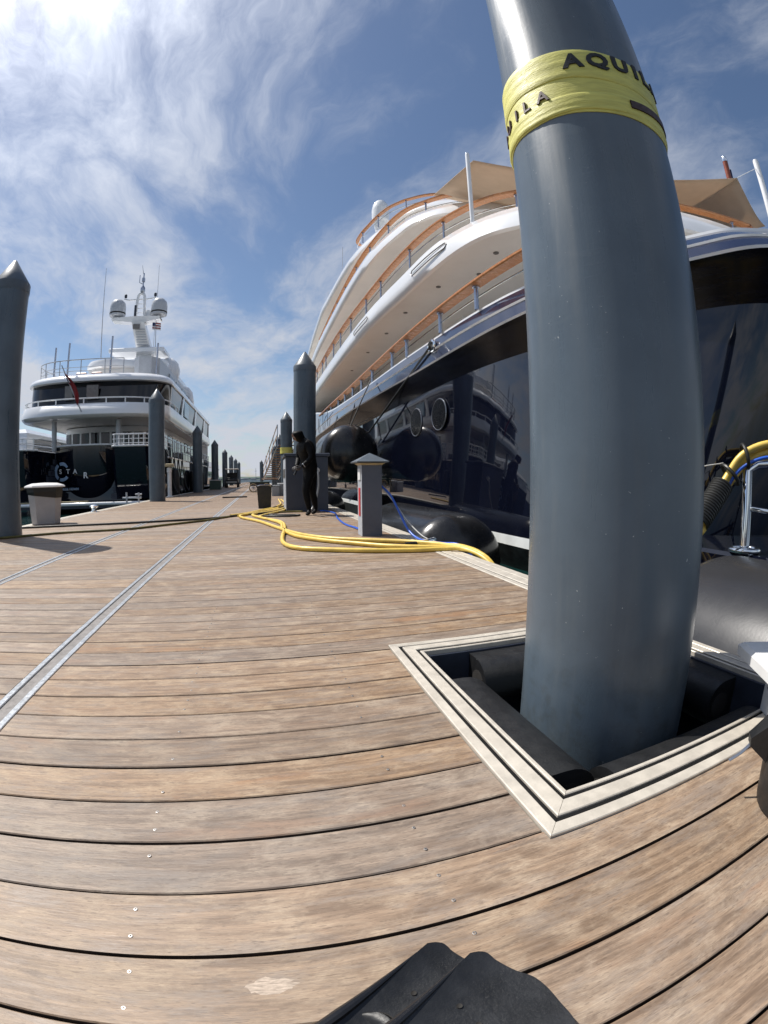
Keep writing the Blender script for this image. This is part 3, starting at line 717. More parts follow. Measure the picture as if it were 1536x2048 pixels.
for k in range(4):
    dx, dz = (k % 2)*.064-.03, (k//2)*.058
    if k == 0: dx, dz = -.05, -.05
    cable('shore_cable', [(2.3+dx, 3.4, -.30+dz), (2.75+dx, 2.85, .02+dz), (3.05+dx, 2.42, .26+dz), (3.25+dx*.7, 2.38, .46+dz), (3.45+dx*.5, 2.37, .66+dz), (3.58+dx, 2.28, .86+dz), (3.72+dx, 2.12, .955+dz), (3.88+dx, 1.95, .94+dz), (4.1+dx, 1.65, .84+dz), (4.25+dx, 1.4, .45+dz)], .029 if k else .014, 'cable_yellow' if k else 'hose_blue',
          ['blue hose bundled with the yellow cables on the steel stand', 'yellow shore cable on the steel stand, front of the bundle', 'yellow shore cable on the steel stand, top of the bundle', 'yellow shore cable on the steel stand, rear of the bundle'][k], 'cable')
b = MB(); wa, wb_ = Vector((3.13, 2.40, .39)), Vector((3.43, 2.385, .685)); wd = (wb_-wa).normalized(); wu = wd.orthogonal().normalized(); wv2 = wd.cross(wu)
b.tube([wa.lerp(wb_, i/(17*14))+(wu*cos(2*pi*i/14)+wv2*sin(2*pi*i/14))*.082 for i in range(17*14+1)], .0135, 6)
tag(b.build('rope_whipping', 'cable_black', None, True), 'black rope whipping wound round the bundle of yellow cables', 'rope')
for k, p in enumerate(((3.48, 2.36, .735), (3.58, 2.28, .88), (3.74, 2.10, .97))):
    b = MB(); ax = Vector((.5, -.4, .55)).normalized() if k == 0 else Vector((.6, -.6, .2)).normalized()
    u = ax.orthogonal().normalized(); v = ax.cross(u)
    b.tube([Vector(p)+Vector((.02, 0, .03))+(u*cos(a)+v*sin(a))*.10 for a in [2*pi*i/16 for i in range(16)]], .016, 8, closed=True)
    tag(b.build('cable_tie', 'cable_black', None, True), ['black tie round the yellow cables, lowest of three', 'black tie round the yellow cables at the bend, middle of three', 'black tie lashing the yellow cables to the steel rail, topmost'][k], 'tie')
cable('thin_wire', [(2.6, 3.3, .1), (3.0, 3.0, .50), (3.35, 2.72, .78), (3.6, 2.5, .86)], .006, 'hose_grey', 'thin pale wire beside the yellow cables at the steel stand', 'wire')

# ------------------------------------------------------------------ left navy yacht with its stern to the camera
XL0 = -9.18
lf = thing('motor_yacht', (XL0, 24, -.65), 'navy and white yacht lettered STAR moored on the left, stern to camera', 'yacht')
OL = Vector((XL0, 24, -.65))
def lpb(name, mb, mt, par=None, sm=True, ang=35):
    mb.v = [(x-OL.x, y-OL.y, z-OL.z) for x, y, z in mb.v]; return mb.build(name, mt, par or lf, sm, ang)
def outl(half, ya, d, z, e=2.6, yf=52, bow=None, n=20):
    pts = []
    if bow: pts += [(XL0-half*c_, yy, z) for c_, yy in bow]
    pts += [(XL0-half, yf, z), (XL0-half, (yf+ya+d)/2, z)]
    for k in range(2*n+1):
        a = pi+pi*k/(2*n); c_, s_ = cos(a), sin(a)
        pts.append((XL0+half*math.copysign(abs(c_)**(2/e), c_), ya+d-d*abs(s_)**(2/e), z))
    pts += [(XL0+half, (yf+ya+d)/2, z), (XL0+half, yf, z)]
    if bow: pts += [(XL0+half*c_, yy, z) for c_, yy in reversed(bow)]
    return [Vector(p) for p in pts]
BOW = [(0, 84), (.35, 78), (.75, 68), (.95, 60)]
def flat(l):     # close an outline across to its centreline
    z = l[0].z; return [l, [Vector((XL0, max(p.y, 24.2), z)) for p in l]]
hl = MB(); hl.loft([outl(3.85, 25.2, .6, -1.1, 3, 50, BOW), outl(4.2, 25.3, .5, .1, 4, 50, BOW), outl(4.26, 25.5, .5, 2.0, 5, 50, BOW)]); h2 = lpb('hull', hl, 'hull_navy')
hl = MB(); hl.loft([outl(4.28, 25.5, .5, 1.98, 5, 50, BOW), outl(4.30, 25.5, .5, 2.05, 5, 50, BOW), outl(4.26, 25.5, .5, 2.08, 5, 50, BOW)]); lpb('rubbing_strake', hl, 'gel_white', h2)
hl = MB(); hl.loft([outl(4.26, 30.5, .3, 2.08, 6, 50, BOW), outl(4.26, 30.5, .3, 2.55, 6, 50, BOW)]); lpb('bulwark', hl, 'hull_navy', h2)
hl = MB(); hl.loft([outl(4.1, 25.7, .3, 2.1, 6, 60), [Vector((XL0, p.y, 2.1)) for p in outl(4.1, 25.7, .3, 2.1, 6, 60)]]); lpb('deck_floor', hl, 'gel_white', h2, False)
# stern: curved central transom, two wings, stairs, swim platform
b = MB(); rings = []
for z, dy, s_ in ((-.05, .55, .86), (.5, .30, .92), (1.4, .12, .97), (2.2, .0, 1.0), (2.72, -.02, 1.0)):
    rings.append([(XL0-.09+1.95*s_*u, 24.75+dy+.75*abs(u)**2.6, z) for u in [i/10-1 for i in range(21)]])
b.loft(rings); b.loft([rings[-1], [(x, 26.6, 2.72) for x, y, z in rings[-1]]])
b.loft([[r_[0] for r_ in rings], [(r_[0][0], 27, r_[0][2]) for r_ in rings]]); b.loft([[r_[-1] for r_ in rings], [(r_[-1][0], 27, r_[-1][2]) for r_ in rings]])
tr = lpb('transom', b, 'hull_navy')
b = MB(); b.tube([(x, y-.02, 2.74) for x, y, z in rings[-1]], .05, 8); lpb('transom_cap', b, 'gel_white', tr)
for sx, x0, x1 in ((1, XL0+2.06, XL0+4.21), (-1, XL0-4.21, XL0-2.10)):
    b = MB(); rg = []
    for z, y in ((-.05, 23.3), (1.0, 22.9), (2.42, 22.65)):
        rg.append([(x0, 27, z), (x0, y+.15, z), (x0+.15, y, z), (x1-.5, y+.05, z), (x1, y+.7, z), (x1, 27, z)])
    b.loft(rg); b.add([(p[0], p[1], 2.42) for p in rg[2]], [tuple(range(6))]); wg = lpb('stern_wing', b, 'hull_navy', None, True, 40)
    b = MB(); b.tube([Vector(p)+Vector((0, -.01, .05)) for p in rg[2][1:5]], .05, 8); lpb('wing_cap', b, 'gel_white', wg)
    b = MB(); b.tube([Vector(p)+Vector((0, -.03, .62)) for p in rg[0][1:5]], .02, 6); lpb('wing_moulding', b, 'steel', wg)
    # white rail on the wing
    b = MB(); top_ = [Vector(p)+Vector((.02, .05, .60)) for p in rg[2][1:6]]; b.tube(top_, .035, 8); b.tube([p-Vector((0, 0, .22)) for p in top_], .02, 6); b.tube([p-Vector((0, 0, .42)) for p in top_], .02, 6)
    rl = lpb('rail', b, 'gel_white', wg)
    for i in range(9):
        p = Vector((x0+.1+(x1-x0-.2)*i/8, 22.75+(.35 if i == 8 else 0), 2.42)); b = MB(); b.tube([p, p+Vector((0, 0, .6))], .024, 6); lpb('rail_post', b, 'gel_white', rl)
for sx, xa, xb in ((-1, XL0-2.10, XL0-1.95), (1, XL0+1.76, XL0+2.06)):
    for k in range(8):
        b = MB(); b.box(xa, xb, 23.4+k*.3, 27.2, -.05+k*.31, .02+k*.31+.2); lpb('stair_tread', b, 'navy_wall', None, False)
b = MB(); b.box(XL0-4.16, XL0+4.16, 22.0, 26, -.40, -.16, .03); sp = lpb('swim_platform', b, 'navy_wall', None, False)
b = MB(); b.tube([(XL0-4.16, 22.6, -.20), (XL0-4.16, 22.0, -.20), (XL0+4.16, 22.0, -.20), (XL0+4.16, 22.6, -.20)], .085, 12); lpb('platform_edge', b, 'gel_white', sp)
b = MB(); b.box(XL0-3.8, XL0+1.0, 22.0, 22.3, -.10, -.06); lpb('platform_trim', b, 'tan', sp, False)
# lettering
def ltext(ch, x, y, z, size, mt, bold=0.0, par=tr, name='letter', tilt=0):
    me = text_mesh(ch, size, bold, .01); me.transform(Matrix.Translation((x-OL.x, y-OL.y, z-OL.z)) @ Matrix.Rotation(tilt, 4, 'Z') @ Matrix.Rotation(pi/2, 4, 'X'))
    me.materials.clear(); me.materials.append(MATS[mt]); link(name, me, par)
ltext('S', -10.88, 25.12, 1.30, .34, 'letter_white', .004); ltext('T', -10.38, 24.92, 1.29, .34, 'letter_white', .004); ltext('A', -9.96, 24.85, 1.28, .34, 'letter_white', .004); ltext('R', -9.38, 24.83, 1.04, .42, 'letter_white', .012)
b = MB()
for a0, a1 in ((35, 110), (125, 235), (250, 320)):
    ri = []
    for rr, yy in ((.33, 0), (.50, 0), (.50, .01), (.33, .01)):
        ri.append([(-10.68+rr*cos(rad(a)), 25.06-.20*rr*cos(rad(a))+yy, 1.40+rr*sin(rad(a))) for a in range(a0, a1+1, 5)])
    b.loft(ri+[ri[0]])
lpb('emblem', b, 'emblem_blue', tr, False)
b = MB(); b.box(-10.95, -9.7, 24.86, 24.9, .42, .50); lpb('name_board', b, 'hull_navy', tr, False)
ltext('GEORGE TOWN', -10.92, 24.85, .43, .17, 'emblem_blue', .002)
# main deck: aft cabin wall with windows, columns, ceiling
wall = outl(3.2, 28.2, 2.0, 2.1, 2.4, 46); wt = [Vector((p.x, p.y, 4.05)) for p in wall]
b = MB(); b.loft([wall, wt]); cw = lpb('aft_cabin_wall', b, 'gel_white')
def wall_pt(x): 
    u = max(-1, min(1, (x-XL0)/3.2)); return 28.2+2.0-2.0*(1-abs(u)**2.4)**(1/2.4)
for k in range(9):
    xa, xb = XL0-2.95+k*.66, XL0-2.95+k*.66+.52
    for z0_, z1_ in ((2.30, 2.72), (2.80, 3.72)):
        pa = [(xa+(xb-xa)*i/4, wall_pt(xa+(xb-xa)*i/4)-.03) for i in range(5)]
        b = MB(); b.loft([[(x, y, z0_) for x, y in pa], [(x, y, z1_) for x, y in pa]]); lpb('cabin_window', b, 'glass_dark', cw, False)
for k in range(9):
    b = MB(); b.box(XL0+3.205, XL0+3.23, 31.0+k*1.7, 32.2+k*1.7, 2.6, 3.7); lpb('cabin_window', b, 'glass_dark', cw, False)
for x in (XL0-2.05, XL0+1.62):
    b = MB(); b.tube([(x, 25.3, 2.5), (x, 25.3, 4.06)], .14, 14); lpb('column', b, 'grey_white')
# side deck railing
b = MB(); pz = [(XL0+4.26, 27.5, 3.0), (XL0+4.26, 46, 3.0)]; b.tube(pz, .035, 8); b.tube([Vector(p)-Vector((0, 0, .28)) for p in pz], .018, 6); b.tube([Vector(p)-Vector((0, 0, .55)) for p in pz], .018, 6); sr = lpb('side_rail', b, 'steel')
for k in range(15):
    b = MB(); b.tube([(XL0+4.26, 27.5+k*1.3, 2.1), (XL0+4.26, 27.5+k*1.3, 3.0)], .024, 6); lpb('rail_post', b, 'steel', sr)
# deck A: white overhanging band
def lband(name, rows, mt, yf=47):
    b = MB(); b.loft([outl(h_+.27, ya, d, z, e, yf) for (h_, ya, d, z, e) in rows]); return lpb(name, b, mt, None, True, 50)
lb = lband('upper_deck', [(3.6, 24.7, 2.6, 4.10, 3), (3.88, 24.1, 2.7, 4.08, 3), (3.98, 23.95, 2.7, 4.22, 3), (4.0, 24.0, 2.7, 4.45, 3), (3.97, 24.25, 2.6, 4.82, 3), (3.80, 24.5, 2.6, 4.85, 3)], 'gel_white')
b = MB(); b.loft(flat(outl(3.89, 24.7, 2.6, 4.11, 3, 47))); lpb('deck_ceiling', b, 'ceiling_cream', lb, False)
b = MB(); b.loft(flat(outl(4.09, 24.5, 2.6, 4.84, 3, 47))); lpb('deck_floor', b, 'gel_white', lb, False)
ra = outl(4.20, 24.35, 2.6, 5.10, 3, 29); b = MB(); b.tube(ra, .035, 8); rl = lpb('rail', b, 'gel_white', lb)
acc = 0; nx = .3
for i in range(1, len(ra)):
    acc += (ra[i]-ra[i-1]).length
    if acc > nx:
        nx = acc+.9; p = ra[i]; b = MB(); b.tube([p-Vector((0, 0, .3)), p], .035, 6); lpb('rail_post', b, 'gel_white', rl)
wn = lband('aft_windows', [(3.80, 25.0, 2.5, 4.85, 3.2), (3.86, 25.2, 2.4, 5.6, 3.2), (3.90, 25.35, 2.4, 6.15, 3.2)], 'glass_dark', 46)
for y in (30.5, 36.6, 42.3):
    b = MB(); b.add([(XL0+4.17, y, 4.85), (XL0+4.17, y+.45, 4.85), (XL0+4.22, y+1.1, 6.15), (XL0+4.22, y+.55, 6.15)], [(0, 1, 2, 3)]); b.box(XL0+4.06, XL0+4.16, y+.3, y+.8, 4.85, 6.1); lpb('window_pillar', b, 'gel_white', wn, False)
b = MB(); b.box(XL0+4.12, XL0+4.19, 31.7, 33.6, 5.0, 6.0); lpb('window_pane', b, 'window_blue', wn, False)
for x0_, x1_ in ((XL0-1.35, XL0-.9), (XL0-.1, XL0+.55)):
    b = MB(); b.box(x0_, x1_, 24.99, 25.05, 5.15, 5.9); lpb('window_pane', b, 'lamp_lens', wn, False)
rf = lband('sun_deck', [(3.7, 25.3, 2.4, 6.13, 3), (3.98, 24.95, 2.5, 6.14, 3), (4.0, 24.95, 2.5, 6.25, 3), (3.93, 25.1, 2.5, 6.45, 3), (3.75, 25.5, 2.4, 6.62, 3), (3.3, 26.1, 2.2, 6.66, 3)], 'gel_white', 47)
b = MB(); b.loft(flat(outl(3.62, 26.05, 2.2, 6.655, 3, 47))); lpb('deck_floor', b, 'gel_white', rf, False)
b = MB(); b.loft([outl(3.95, 46.5, .5, 4.2, 3, 47), ]+[[Vector((p.x, p.y, 4.2)) for p in outl(3.95, 46.5, .5, 4.2, 3, 47)]])
# sloping front of the superstructure
b = MB(); b.loft([[(XL0-4.16, 47, 4.1), (XL0+4.16, 47, 4.1)], [(XL0-4.16, 47, 6.6), (XL0+4.16, 47, 6.6)]]); b.loft([[(XL0-4.16, 47, 4.8), (XL0+4.16, 47, 4.8)], [(XL0-3.4, 53, 4.4), (XL0+3.4, 53, 4.4)], [(XL0-3.4, 53, 2.1), (XL0+3.4, 53, 2.1)]]); lpb('forward_house', b, 'gel_white', None, False)
# top rail
tr_ = [p for p in outl(3.80, 25.55, 2.3, 7.45, 3, 30) if p.x < XL0+1.9]; b = MB(); b.tube(tr_, .03, 8); b.tube([p-Vector((0, 0, .42)) for p in tr_], .016, 6); b.tube([p-Vector((0, 0, .62)) for p in tr_], .016, 6); rl = lpb('top_rail', b, 'grey_white', rf)
acc = 0; nx = .2
for i in range(1, len(tr_)):
    acc += (tr_[i]-tr_[i-1]).length
    if acc > nx:
        nx = acc+1.0; p = tr_[i]; b = MB(); b.tube([p-Vector((0, 0, .82)), p], .026, 6); lpb('rail_post', b, 'grey_white', rl)
# awning posts on the sun deck
for x, y, z1 in ((XL0-2.45, 25.9, 8.3), (XL0-1.55, 25.7, 8.45), (XL0+.95, 25.7, 8.72), (XL0+3.25, 27.0, 8.62)):
    b = MB(); b.tube([(x, y, 6.6), (x+.05, y, z1)], .055, 8); lpb('awning_post', b, 'steel', rf)
# sun deck furniture and structures
b = MB(); b.loft([[(XL0-1.8+3.2*u, 29.2+.6*abs(2*u-1)**3, z) for u in [i/12 for i in range(13)]] for z in (6.7, 7.3, 7.8)]); lpb('sofa_screen', b, 'ceiling_cream', rf)
b = MB(); rg = []
for s_, z in ((.90, 7.78), (1.0, 7.86), (1.0, 8.05), (.92, 8.28), (.7, 8.36)): rg.append([(XL0-.2+1.75*s_*cos(a), 30.1+1.3*s_*sin(a), z) for a in [2*pi*i/28 for i in range(28)]])
b.loft(rg, closed=True); b.add(rg[-1], [tuple(range(28))]); b.add(rg[0], [tuple(range(28))]); lpb('bar_canopy', b, 'gel_white', rf)
b = MB(); rg = []
for z in (6.6, 8.1): rg.append([(XL0+1.65, 30, z), (XL0+1.65, 28.2, z), (XL0+2.0, 27.9, z), (XL0+2.75, 27.95, z), (XL0+3.15, 28.4, z), (XL0+3.2, 33, z), (XL0+3.2, 44-2*(z-6.6), z-.0)])
b.loft(rg); b.add([p for p in rg[1]]+[(XL0+1.65, 42, 8.1)], [tuple(range(8))]); lpb('stair_house', b, 'grey_white', rf, True, 30)
b = MB(); b.box(XL0-2.7, XL0+2.7, 33, 45, 6.6, 9.3, .25); ph_ = lpb('pilot_house', b, 'gel_white', None, False)
for k in range(4):
    b = MB(); b.box(XL0+3.2, XL0+3.23, 31.2+k*2.6, 33.2+k*2.6, 7.1, 7.75); lpb('house_window', b, 'glass_dark', ph_, False)
for x in (XL0-1.5, XL0-.55):
    b = MB(); b.box(x, x+.6, 26.9, 27.3, 6.66, 7.05, .05); lpb('deck_seat', b, 'mast_brown', rf, False)
b = MB(); b.lathe([(.75, 8.2), (.85, 8.9), (.7, 9.5), (.35, 9.85), (.02, 9.95)], 24, (XL0+2.35, 35.5, 0)); lpb('radome', b, 'gel_white')
b = MB(); b.lathe([(.9, 6.6), (.95, 7.4), (.8, 8.3), (.5, 8.7), (.02, 8.85)], 24, (XL0+2.6, 41, 0)); lpb('radome', b, 'gel_white')
# mast
YM = 34.3
ms = MB(); rg = []
for z, x0_, x1_, yy in ((9.2, -9.15, -7.95, 34.9), (10.3, -9.1, -8.0, 34.8), (12.2, -9.38, -8.45, 34.0)): rg.append([(x0_, yy-.35, z), (x1_, yy-.35, z), (x1_, yy+.5, z), (x0_, yy+.5, z)])
ms.loft(rg, closed=True); mast = lpb('mast', ms, 'gel_white', None, False)
for k in range(8):
    b = MB(); z = 10.45+k*.17; b.box(-9.0-.02*k, -8.2-.03*k, 34.27-.07*k, 34.40-.07*k, z, z+.05); lpb('mast_louvre', b, 'grey_white', mast, False)
b = MB(); b.box(-9.25, -8.75, 33.58, 33.7, 11.65, 12.0); lpb('mast_panel', b, 'lamp_lens', mast, False)
b = MB(); b.loft([[(x, YM-.45, z0_) for x, z0_ in ((-10.95, 12.44), (-9.4, 12.25), (-8.4, 12.25), (-7.35, 12.48))], [(x, YM-.5, z0_) for x, z0_ in ((-10.95, 12.62), (-9.4, 12.68), (-8.4, 12.68), (-7.35, 12.66))], [(x, YM+.4, z0_) for x, z0_ in ((-10.95, 12.6), (-9.4, 12.66), (-8.4, 12.66), (-7.35, 12.64))], [(x, YM+.35, z0_) for x, z0_ in ((-10.95, 12.44), (-9.4, 12.25), (-8.4, 12.25), (-7.35, 12.48))], [(x, YM-.45, z0_) for x, z0_ in ((-10.95, 12.44), (-9.4, 12.25), (-8.4, 12.25), (-7.35, 12.48))]]); lpb('spreader', b, 'gel_white', mast)
b = MB(); b.box(XL0-1.8, XL0+2.3, YM-.6, YM+1.6, 10.0, 10.32, .08); lpb('radar_platform', b, 'gel_white', mast, False)
for x, nm in ((-10.65, 'a'), (-7.52, 'b')):
    b = MB(); b.lathe([(.50, 12.80), (.58, 12.84), (.60, 13.05), (.60, 13.55), (.54, 13.85), (.36, 14.07), (.12, 14.16), (.01, 14.17)], 28, (x, YM-.1, 0)); dm = lpb('satellite_dome', b, 'grey_white', mast)
    b = MB(); b.lathe([(.604, 12.98), (.606, 13.06), (.604, 13.08)], 28, (x, YM-.1, 0)); lpb('dome_band', b, 'under', dm)
    b = MB(); b.lathe([(.12, 12.6), (.12, 12.82)], 12, (x, YM-.1, 0)); lpb('dome_foot', b, 'gel_white', dm)
b = MB(); b.lathe([(.50, 12.6), (.52, 13.0), (.40, 13.35), (.02, 13.5)], 20, (-8.35, YM+.5, 0)); lpb('radome', b, 'gel_white', mast)
b = MB(); b.tube(smooth_path([(-9.28, YM, 12.6), (-9.24, YM, 14.0), (-9.15, YM, 14.5), (-8.95, YM, 14.62), (-8.75, YM, 14.5), (-8.68, YM, 14.0), (-8.62, YM, 12.6)], 4), .11, 10)
for z in (13.1, 13.45, 13.8, 14.15): b.tube([(-9.25, YM, z), (-8.66, YM, z)], .03, 6)
lpb('mast_arch', b, 'gel_white', mast)
b = MB(); b.tube([(-10.25, YM, 14.22), (-9.9, YM, 14.12), (-9.2, YM, 14.15), (-8.7, YM, 14.15), (-8.2, YM, 14.2), (-7.8, YM, 14.3)], .055, 8); lpb('yard', b, 'gel_white', mast)
for x, z in ((-10.15, 14.3), (-7.9, 14.36)):
    b = MB(); b.lathe([(.08, z), (.11, z+.08), (.10, z+.25), (.04, z+.3)], 10, (x, YM, 0)); lpb('navigation_light', b, 'navy_wall', mast)
b = MB(); b.lathe([(.10, 14.6), (.18, 14.75), (.18, 15.05), (.06, 15.25)], 12, (-8.9, YM, 0)); b.tube([(-8.9, YM, 15.2), (-8.9, YM, 16.25)], .05, 6); b.tube([(-9.2, YM, 16.1), (-9.2, YM, 15.5), (-8.9, YM, 15.35)], .03, 6); b.box(-9.0, -8.8, YM-.1, YM+.1, 15.55, 15.85); lpb('masthead', b, 'steel', mast)
b = MB(); b.tube([(-9.2, YM-.5, 12.7), (-9.2, YM-.5, 13.5)], .09, 8); lpb('searchlight', b, 'navy_wall', mast)
for x, y, z0_, z1_ in ((-9.75, 28.5, 8.2, 14.1), (-7.65, YM, 9.8, 16.9), (-8.95, YM, 16.2, 16.9)):
    b = MB(); b.tube([(x, y, z0_), (x-.15, y, z1_)], [.03, .012], 6); lpb('whip_aerial', b, 'grey_white', mast)
# ensign on the stern staff
en = thing('ensign', (-9.3, 23.95, 4.35), 'red ensign hanging from a slanted staff on the stern of the STAR yacht', 'flag')
b = MB(); b.tube([(.15, .02, 0), (-.80, -.55, 2.3)], [.04, .028], 8); b.build('staff', 'grey_white', en, True)
b = MB(); rg = []
for j in range(15):
    v = j/14; p = Vector((.15, .02, 0)).lerp(Vector((-.80, -.55, 2.3)), .86-.62*v); wd = .05+.42*sin(pi*min(1, v*1.05))**.8
    rg.append([p+Vector((wd*u*.9, -.06*sin(u*5+v*7)-.03, -.10*u-.25*u*v)) for u in [i/8 for i in range(9)]])
b.loft(rg); o = b.build('cloth', 'flag_red', en, True); md = o.modifiers.new('t', 'SOLIDIFY'); md.thickness = .008
b = MB(); b.loft([[p+Vector((-.015, -.02, 0)) for p in r_[:4]] for r_ in rg[1:6]]); b.build('canton', 'flag_blue', en, True)
b = MB(); b.loft([[p+Vector((0, -.035, 0)) for p in r_[1:3]] for r_ in rg[1:6]]); b.build('stripe', 'flag_white', en, True)
cf = thing('courtesy_flag', (-7.75, YM-.3, 9.9), 'small red and white striped flag under the right spreader of the mast', 'flag')
b = MB(); b.tube([(0, 0, 0), (.05, 0, 2.4)], .015, 6); b.build('halyard', 'grey_white', cf)
fr_ = [[(-.15+.62*u, .03*sin(u*7), 2.35-.10*u-.55*v) for u in [i/8 for i in range(9)]] for v in [j/6 for j in range(7)]]
for j in range(6):
    b = MB(); b.loft([fr_[j], fr_[j+1]]); b.build('stripe', 'flag_white' if j % 2 else 'flag_red', cf, True)
b = MB(); b.loft([[(p[0], p[1]-.01, p[2]) for p in r_[:4]] for r_ in fr_[:4]]); b.build('canton', 'flag_blue', cf, True)

# third yacht beyond, far left
ty = thing('motor_yacht', (-20, 34, -.65), 'grey blue yacht partly hidden behind the STAR yacht at far left', 'yacht')
def tb(name, mb, mt, sm=True): return mb.build(name, mt, ty, sm)
b = MB(); b.loft([[(-3.6, -6, -.4), (3.2, -6, -.4), (3.4, 10, -.4), (2.0, 28, -.4), (0, 34, -.4)], [(-4, -6.5, 3.2), (4.0, -6.5, 3.2), (4.2, 10, 3.3), (3.0, 28, 3.6), (0, 38, 4.0)]]); b.loft([[(-4, -6.5, 3.2), (-4, 10, 3.3), (-4, 28, 3.6), (-1, 38, 4.0)], [(4.0, -6.5, 3.2), (4.2, 10, 3.3), (3.0, 28, 3.6), (0, 38, 4)]]); tb('hull', b, 'far_hull', False)
b = MB(); b.box(-3.2, 3.2, -1, 18, 3.2, 5.4, .3); tb('deck_house', b, 'gel_white', False)
b = MB(); b.box(3.2, 3.24, 0, 17, 4.0, 4.8); tb('window_band', b, 'glass_dark', False)
b = MB(); b.tube([(-3.9, -6.4, 4.1), (3.9, -6.4, 4.1), (4.1, 8, 4.2)], .05, 6); tb('rail', b, 'gel_white')
for k in range(9):
    b = MB(); b.tube([(-3.9+k*.97, -6.4, 3.2), (-3.9+k*.97, -6.4, 4.1)], .04, 6); tb('rail_post', b, 'gel_white')

# ------------------------------------------------------------------ things on the dock
# litter bin
tb_ = thing('litter_bin', (-4.18, 8.92, 0), 'taupe plastic litter bin with black liner on the left dock edge', 'bin')
def octo(r, z, k=.62): return [(r*sx, r*sy, z) for sx, sy in ((-1, -k), (-k, -1), (k, -1), (1, -k), (1, k), (k, 1), (-k, 1), (-1, k))]
b = MB(); rg = [octo(.255, 0), octo(.268, .02), octo(.325, .64)]; b.loft(rg, closed=True); b.add(rg[0], [tuple(range(8))]); o = b.build('body', 'bin_taupe', tb_, False); o.rotation_euler.z = .45
b = MB(); rg = [octo(.322, .56), octo(.338, .60), octo(.345, .70)]; rg[0] = [(x, y, z-(.07 if i in (2, 3) else .02*(i % 2))) for i, (x, y, z) in enumerate(rg[0])]; b.loft(rg, closed=True); o = b.build('liner', 'bag_black', tb_, False); o.rotation_euler.z = .45
b = MB(); rg = [octo(.385, .685), octo(.39, .70), octo(.37, .725), octo(.24, .765), octo(.02, .775)]; b.loft(rg, closed=True); b.add(rg[0], [tuple(range(8))]); o = b.build('lid', 'bin_lid', tb_, True, 25); o.rotation_euler.z = .45
# bollards and cleats on the left edge
t = thing('bollard', (-4.42, 12.4, 0), 'silver mushroom bollard on the dock edge right of the litter bin', 'bollard')
b = MB(); b.lathe([(.10, 0), (.06, .03), (.055, .08), (.11, .12), (.12, .15), (.08, .18), (.01, .19)], 20); b.build('body', 'chrome', t, True)
t = thing('cleat', (-4.42, 17.2, 0), 'white cross shaped cleat on the dock edge beside the second pile', 'cleat')
b = MB(); b.tube([(-.6, 0, .18), (.1, 0, .18)], .035, 8); b.tube([(-.45, 0, 0), (-.45, 0, .38)], .035, 8); b.tube([(0, 0, 0), (0, 0, .36)], .035, 8); b.tube([(-.12, 0, .30), (.12, 0, .30)], .03, 8); b.build('body', 'grey_white', t, True)
t = thing('hydrant_post', (-4.3, 22.6, 0), 'thin white post on the left dock edge behind the second pile', 'post')
b = MB(); b.box(-.14, .14, -.14, .14, 0, .05, .01); b.build('foot', 'white_plastic', t); b = MB(); b.lathe([(.10, .05), (.10, 1.15), (.12, 1.16), (.12, 1.36), (.02, 1.42)], 20); b.build('post', 'white_plastic', t, True)
b = MB(); b.box(-.20, .20, -.16, .16, 1.42, 1.56, .02); b.build('head', 'tan', t)
# hanging black hoses beside the STAR yacht
for k in range(5):
    y = 24.5+k*1.4; cable('fender_rope', [(-4.9, y, 2.1), (-4.85, y+.2, 1.2), (-4.7, y+.1, .5), (-4.45, y-.3, .1)], .035, 'cable_black', ['black hose hanging on the STAR yacht side, nearest of five', 'black hose hanging on the STAR yacht side, second of five', 'black hose hanging on the STAR yacht side, middle of five', 'black hose hanging on the STAR yacht side, fourth of five', 'black hose hanging on the STAR yacht side, farthest of five'][k], 'hose', group='hoses on the STAR yacht side')
for k, y in enumerate((26.5, 33.5, 38.0)):
    t = thing('fender', (-4.72, y, .5), ['black upright fender on the STAR yacht side, nearest of three', 'black upright fender on the STAR yacht side, middle of three', 'black upright fender on the STAR yacht side, farthest of three'][k], 'fender', 'fenders on the STAR yacht side')
    b = MB(); b.lathe([(.05, -.95), (.18, -.85), (.24, -.6), (.24, .6), (.18, .85), (.05, .95)], 20); b.build('body', 'rubber', t, True)

# grey service post with hipped cap
sp_ = thing('service_post', (1.355, 5.72, 0), 'grey square service post with pyramid cap and red hose panel', 'service post')
b = MB(); b.box(-.125, .125, -.125, .125, 0, .90, .004); b.build('body', 'post_grey', sp_)
b = MB(); b.box(-.1285, -.1255, -.121, .121, .003, .895); b.build('lit_side', 'lit_grey', sp_)  # left face painted lighter than the body, as if sunlit
b = MB(); b.box(-.135, -.129, -.045, .045, .25, .60, .01); b.build('red_panel', 'red_paint', sp_)
b = MB(); b.box(-.140, -.129, -.075, .06, .70, .84, .01); b.build('socket', 'white_plastic', sp_)
b = MB(); b.loft([[(-.14*k, -.14*k, z) if i == 0 else ((.14*k, -.14*k, z) if i == 1 else ((.14*k, .14*k, z) if i == 2 else (-.14*k, .14*k, z))) for i in range(4)] for k, z in ((.9, .88), (1.15, .905))], closed=True); b.build('cap_skirt', 'tan', sp_)
b = MB(); rg = [[(-h_, -h_, z), (h_, -h_, z), (h_, h_, z), (-h_, h_, z)] for h_, z in ((.20, .912), (.203, .925), (.003, 1.035))]; b.loft(rg, closed=True); b.add(rg[0], [(3, 2, 1, 0)]); b.build('cap', 'pile_cap', sp_)
